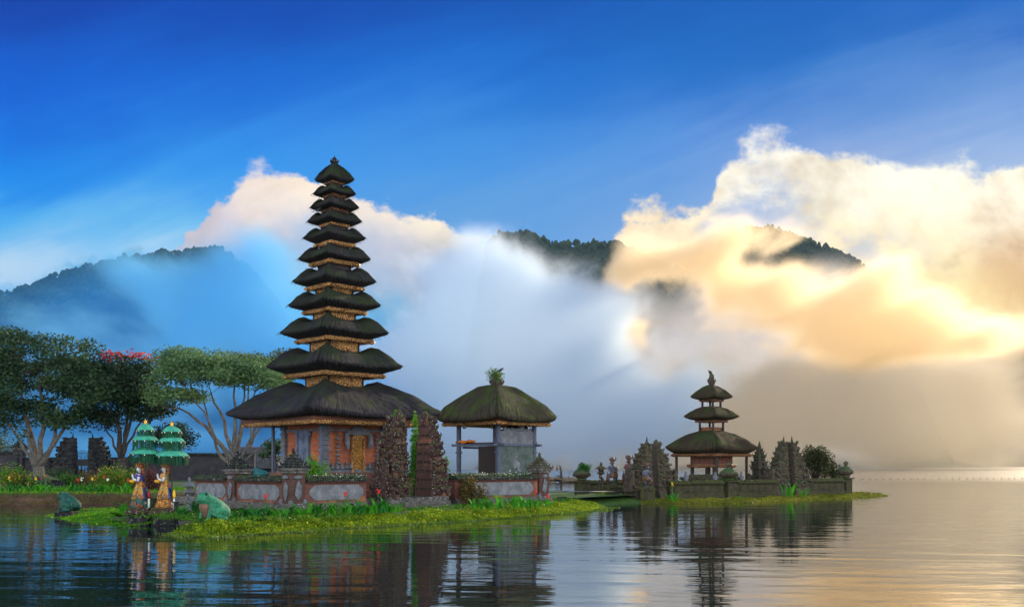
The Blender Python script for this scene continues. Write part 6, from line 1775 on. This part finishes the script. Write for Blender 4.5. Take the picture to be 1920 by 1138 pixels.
# painted guardians: standing figures on plinths, one leg raised
M['guard_blue'] = painted_mat('blue guardian paint', [(.08, .10, .15), (.14, .17, .24), (.16, .09, .06), (.06, .06, .09)], 7)
M['guard_red'] = painted_mat('red guardian paint', [(.16, .03, .035), (.22, .07, .05), (.09, .03, .035), (.10, .09, .12)], 7)
M['guard_gold'] = painted_mat('orange guardian crown', [(.15, .06, .025), (.20, .085, .03), (.07, .04, .02)], 12)
def guardian(px, Y, top, base, label, skin, mirror=1, lean=.0):
    r_ = empty('guardian_statue', (wx(px, Y), Y, .10), 0, label, 'statue')
    zb_ = wz(base, Y) - .10; S_ = (wz(top, Y) - wz(base, Y)) / 1.75
    mb = MB(); mb.box(0, 0, 0, .80, .80, zb_ - .12, b=.03); mb.box(0, 0, zb_ - .12, .66, .66, .119, b=.03)
    for q in range(10): a = q * .63; mb.blob((.40 * math.cos(a), .40 * math.sin(a), zb_ - .15), .12, amp=.5)
    mb.build('plinth', M['stone_wall_moss'], r_)
    m_ = mirror
    mb = MB()
    P = lambda x, y, z: (m_ * x * S_ + lean * z * S_, y * S_, zb_ + z * S_)
    mb.tube([P(.02, 0, .62), P(.03, 0, .76), P(.0, 0, .92), P(-.02, 0, 1.08), P(-.02, 0, 1.20), P(-.02, 0, 1.26)], [q * S_ for q in (.14, .17, .17, .20, .16, .07)], 12, (1, .75))
    mb.tube([P(-.02, 0, 1.24), P(-.03, 0, 1.32), P(-.03, 0, 1.42), P(-.02, 0, 1.50)], [q * S_ for q in (.07, .12, .125, .07)], 12)
    mb.tube([P(-.15, -.0, 1.35), P(-.19, 0, 1.33), P(-.15, 0, 1.31)], [.02 * S_, .03 * S_, .02 * S_], 6)
    mb.tube([P(.08, .0, .68), P(.12, 0, .40), P(.10, 0, .20), P(.10, 0, .03)], [q * S_ for q in (.12, .10, .075, .06)], 10)
    mb.tube([P(-.04, 0, .68), P(-.22, -.05, .58), P(-.30, -.08, .46), P(-.24, -.06, .26), P(-.22, -.06, .05)], [q * S_ for q in (.12, .105, .09, .075, .055)], 10)
    for x in (.08, -.26): mb.tube([P(x + .06, -.02, .04), P(x - .06, -.08, .03), P(x - .12, -.10, .02)], [.05 * S_, .05 * S_, .03 * S_], 8)
    mb.tube([P(.16, 0, 1.14), P(.26, 0, 1.0), P(.27, -.04, .84), P(.16, -.12, .80)], [q * S_ for q in (.085, .075, .065, .05)], 10)
    mb.tube([P(-.18, 0, 1.14), P(-.28, -.03, 1.0), P(-.24, -.14, .88), P(-.14, -.18, .92)], [q * S_ for q in (.085, .075, .06, .05)], 10)
    for k in range(5): 
        mb.tube([P(.16 - k * .012, -.13, .82 - k * .018), P(.10 - k * .012, -.16, .81 - k * .018)], [.016 * S_, .012 * S_], 5)
        mb.tube([P(-.14 + k * .012, -.19, .94 - k * .018), P(-.08 + k * .012, -.22, .93 - k * .018)], [.016 * S_, .012 * S_], 5)
    mb.build('statue_body', M[skin], r_, True)
    mb = MB()
    mb.lathe([(.13 * S_, 0), (.16 * S_, .06 * S_), (.12 * S_, .12 * S_), (.13 * S_, .18 * S_), (.05 * S_, .27 * S_)], 10, P(-.02, 0, 1.46), jit=.08)
    for e in (-1, 1): mb.tube([P(e * .10 - .02, 0, 1.50), P(e * .20, 0, 1.58), P(e * .16, 0, 1.74)], [.05 * S_, .05 * S_, .015 * S_], 6)
    mb.build('crown', M['guard_gold'], r_, True)
    mb = MB(); mb.lathe([(.21 * S_, .74 * S_), (.23 * S_, .64 * S_), (.25 * S_, .50 * S_), (.22 * S_, .42 * S_)], 12, (0, 0, zb_), 1, .8, jit=.06)
    mb.tube([P(.20, .02, 1.0), P(.26, .04, .6), P(.22, .04, .12)], [.05 * S_, .08 * S_, .05 * S_], 7, (1, .5))
    mb.tube([P(-.34, -.1, .1), P(-.38, -.12, .5), P(-.33, -.12, .8)], [.10 * S_, .05 * S_, .03 * S_], 7)
    mb.build('loincloth', M['guard_gold'] if skin == 'guard_blue' else M[skin], r_, True)
    for e in (-1, 1):
        mb = MB(); mb.blob(P(-.145, e * .045, 1.40), (.02 * S_, .022 * S_, .02 * S_), amp=0)
        mb.build('eye', M['white_paint'], r_)
guardian(1149, 57.5, 856, 908, 'blue painted guardian statue with raised knee and orange crown', 'guard_blue', 1)
guardian(1180, 56.8, 852, 908, 'red painted guardian statue leaning on the mossy split gate', 'guard_red', 1, .0)
guardian(1213, 54.6, 866, 912, 'small grey blue guardian statue standing in the mossy split gate', 'guard_blue', -1)
lantern((wx(1127, 60), 60.0, .72), 1.05, 'small dark stone lantern on the low wall of the farther island', M['stone_gate'], twist=True)
mb = MB(); mb.box(0, 0, 0, .7, .7, .66, b=.03); o = mb.build('lantern_plinth', M['stone_wall_moss'], bpy.data.objects['stone_lantern.001'], loc=(0, 0, -.66))
for px, d in ((1286, 'small grey stone guardian on the wall left of the small pagoda base'), (1341, 'small grey stone figure in front of the small pagoda base'), (1390, 'small stone figure on the wall right of the small pagoda')):
    p = RL(tpx(px), 0, 1.14 if px != 1341 else 1.12)
    mb = MB(); mb.tube([(0, 0, 0), (0, 0, .12), (.02, 0, .24), (0, 0, .33), (0, 0, .38), (0, 0, .46), (0, 0, .52)], [.13, .14, .12, .10, .06, .09, .03], 10)
    mb.tube([(.08, .0, .28), (.14, -.06, .18), (.05, -.12, .14)], [.05, .045, .03], 6); mb.tube([(-.08, .0, .28), (-.14, -.06, .18), (-.05, -.12, .14)], [.05, .045, .03], 6)
    o = mb.build('stone_figure', M['stone_grey'], None, True, loc=tuple(p)); tag(o, d, 'statuette')
# bushes and waterside plants
M['bush_olive'] = foliage_mat('dark olive bush', (.018, .025, .008), (.09, .10, .025), None, .9, .3, 1.2)
bush('round_bush', (wx(1528, 66.5), 66.5, .9), (1.55, 1.3, 2.55), 5200, .15, M['bush_olive'], 'tall round dark olive bush behind the wall of the farther island', cat='bush', clumps=20, shell=.34)
bush('round_bush', (wx(1561, 66.5), 66.5, .9), (.85, .8, 1.25), 1500, .14, M['bush_olive'], 'smaller loose bush between the round bush and the urn pillar', cat='bush', clumps=10, shell=.35)
canna((wx(1262, 53.2), 53.2, .08), 18, .75, 'bright green waterside plant with a yellow bloom below the left island wall', 'petal_yellow', None, 'canna_bright', spread=.55, w=.09)
canna((wx(1385, 55.5), 55.5, .08), 10, .35, 'low green plant at the foot of the island wall below the small pagoda', None, None, 'canna_bright', spread=.5, w=.07)
canna((wx(1478, 58.8), 58.8, .08), 18, 1.2, 'tall yellow green reeds before the second split gate', None, None, 'canna_bright', spread=.45, w=.09, name='reed_clump')
canna((wx(1508, 59.6), 59.6, .08), 12, .8, 'shorter yellow green reeds right of the second split gate', None, None, 'canna_bright', spread=.35, w=.08, name='reed_clump')

# ---------------------------------------------------------------- plank walkway and handrail between the islands
wk = empty('walkway', (wx(1000, 50), 50, 0), 0, 'low dark plank walkway with a pipe handrail linking the two islands', 'walkway')
wp = [Vector(at(1003, 933, 50)) - wk.location, Vector(at(1090, 934, 56)) - wk.location, Vector(at(1182, 933, 57)) - wk.location]
rp = [Vector(at(1003, 922.5, 50)) - wk.location, Vector(at(1080, 921, 55)) - wk.location, Vector(at(1168, 922, 56.5)) - wk.location]
mb = MB()
for a, b in zip(wp[:-1], wp[1:]):
    n = 14
    for k in range(n):
        p = a.lerp(b, (k + .5) / n); mb.box(p.x, p.y, p.z - .08, (b - a).length / n * .96, 1.1, .07, rz=math.atan2((b - a).y, (b - a).x), b=.01)
mb.build('deck', M['wood_dark'], wk)
mb = MB(); mb.tube(rp, .035, 8); mb.build('handrail', plain_mat('grey painted pipe', (.10, .12, .15), .4, .3), wk, True)
for t, (a, b) in enumerate(((rp[0], wp[0]), (rp[1], wp[1]), (rp[2], wp[2]))):
    mb = MB(); mb.tube([a, (a.x, a.y, -wk.location.z - .3)], .035, 6); mb.build('rail_post', M['stone_dark'], wk)
mb = MB(); mb.box(0, 0, -.3, .72, .6, .55, b=.05); mb.box(0, 0, .25, .50, .42, .12, b=.04)
o = mb.build('stepping_stone', M['stone_dark'], None, loc=(wx(1054, 49), 49, .12)); tag(o, 'dark trapezoid stone block beside the walkway', 'stone block')

# ---------------------------------------------------------------- rocky point with a fisherman, far out
FY = 120.0
rp_ = MB()
rr_ = random.Random(4)
for k in range(90):
    px = rr_.uniform(985, 1078); prof_ = interp([(985, 6), (1003, 13), (1014, 14), (1025, 9), (1036, 11), (1046, 9), (1052, 12), (1060, 8), (1075, 6)], px)
    rp_.blob((wx(px, FY), FY + rr_.uniform(-1.5, 1.5), rr_.uniform(-.1, .8) * prof_ * FY / F), (rr_.uniform(.3, .75), .5, rr_.uniform(.15, .4)), amp=.6)
rocks = rp_.build('rocky_point', stone_mat('brown shore rock', (.10, .07, .05), (.24, .18, .13), .1, 0, sc=.8, bstr=1))
tag(rocks, 'low brown rocky point far out on the lake', kind='structure')
FPX = FY / F
def person(loc, s_, label):
    r_ = empty('person', loc, R(-20), label, 'person')
    mb = MB()
    mb.tube([(0, 0, .86), (.0, 0, 1.0), (.02, 0, 1.15), (.03, 0, 1.30), (.03, 0, 1.40), (.035, 0, 1.46), (.04, 0, 1.50)], [.14, .13, .15, .17, .13, .06, .055], 10, (1, .7))
    mb.tube([(.04, 0, 1.48), (.055, 0, 1.56), (.055, 0, 1.64), (.04, 0, 1.70)], [.06, .085, .09, .05], 10)
    for e in (-1, 1):
        mb.tube([(.0, e * .09, .90), (.02 * e, e * .10, .50), (-.02, e * .11, .08)], [.10, .07, .045], 8); mb.tube([(-.04, e * .11, .04), (.12, e * .12, .03)], [.05, .035], 6)
        mb.tube([(.03, e * .19, 1.37), (.14, e * .20, 1.24), (.32, e * .13, 1.28), (.44, e * .08, 1.33)], [.055, .045, .035, .025], 8)
        for k in range(5): mb.tube([(.44, e * (.06 + .01 * k), 1.34 - .012 * k), (.50, e * (.05 + .01 * k), 1.34 - .012 * k)], [.011, .008], 4)
    mb.build('body', plain_mat('brown skin', (.16, .09, .06), .6), r_, True)
    mb = MB(); mb.tube([(0, 0, .92), (0, 0, 1.02), (.02, 0, 1.15), (.03, 0, 1.31), (.03, 0, 1.42)], [.155, .145, .165, .185, .12], 10, (1, .74)); mb.build('shirt', plain_mat('dull grey shirt', (.14, .13, .14), .9), r_, True)
    mb = MB(); mb.tube([(0, 0, .98), (0, 0, .86)], [.15, .16], 10, (1, .8))
    for e in (-1, 1): mb.tube([(.0, e * .09, .90), (.02 * e, e * .10, .50), (-.02, e * .11, .12)], [.115, .09, .07], 8)
    mb.build('trousers', plain_mat('pale blue trousers', (.16, .28, .50), .9), r_, True)
    mb = MB(); mb.blob((.03, 0, 1.68), (.10, .095, .08), amp=.1); mb.build('hair', plain_mat('dark hair', (.02, .015, .012), .8), r_, True)
    r_.scale = (s_, s_, s_)
person((wx(1044, FY), FY, wz(895.5, FY) - .05), .90, 'person in pale blue trousers standing on the rocky point with arms stretched forward')
mb = MB(); mb.tube([(0, 0, -.3), (-.02, 0, .6), (-.10, 0, 1.05), (-.22, 0, 1.30)], [.16, .11, .09, .05], 7)
mb.tube([(-.1, 0, 1.0), (.02, 0, 1.35)], [.06, .02], 6); mb.tube([(-.15, 0, 1.1), (-.30, 0, 1.5)], [.05, .015], 5)
o = mb.build('dead_stump', M['bark_dark'], None, loc=(wx(1052.5, FY), FY, wz(893, FY))); tag(o, 'bare upright tree stump just right of the person on the rocky point', 'stump')
mb = MB(); mb.tube([(0, 0, 0), (.15, 0, .5), (.35, 0, 1.1)], [.02, .015, .008], 4); mb.tube([(.1, 0, .3), (-.2, 0, .5)], [.012, .006], 4)
o = mb.build('bare_twig', M['bark_dark'], None, loc=(wx(1067, FY), FY, wz(893, FY))); tag(o, 'thin bare twig at the right end of the rocky point', 'twig')
# buoy line far out on the right
bY = 3734 / 25.5
for k in range(24):
    px = 1618 + k * 13.0 + rnd.uniform(-1.5, 1.5)
    mb = MB(); mb.lathe([(.03, -.08), (.09, -.03), (.11, .03), (.07, .09), (.02, .13)], 8)
    o = mb.build('buoy', plain_mat('dark buoy', (.05, .045, .04), .5) if k == 0 else bpy.data.materials['dark buoy'], None, True, loc=(wx(px, bY + k * .35), bY + k * .35, .02))
    tag(o, 'small dark float in the long line of floats on the bright water', 'buoy', 'line of floats on the lake')
def haze_box(dens=0.00004, col=(0.36, 0.66, 1.0)):
    hv = [(-2600, -60, -1.5), (2600, -60, -1.5), (2600, 1750, -1.5), (-2600, 1750, -1.5), (-2600, -60, 378), (2600, -60, 378), (2600, 1750, 378), (-2600, 1750, 378)]
    hf = [(0,3,2,1),(4,5,6,7),(0,1,5,4),(1,2,6,5),(2,3,7,6),(3,0,4,7)]
    m = bpy.data.materials.new('haze'); m.use_nodes = True; mn = m.node_tree; mn.nodes.clear()
    pv = mn.nodes.new('ShaderNodeVolumePrincipled'); mo = mn.nodes.new('ShaderNodeOutputMaterial')
    pv.inputs['Color'].default_value = (*col, 1); pv.inputs['Density'].default_value = dens; pv.inputs['Anisotropy'].default_value = 0.3
    mn.links.new(pv.outputs[0], mo.inputs['Volume'])
    o = mesh_obj('haze', hv, hf, m); tag(o, 'thin blue morning haze over the lake', kind='stuff')
haze_box()
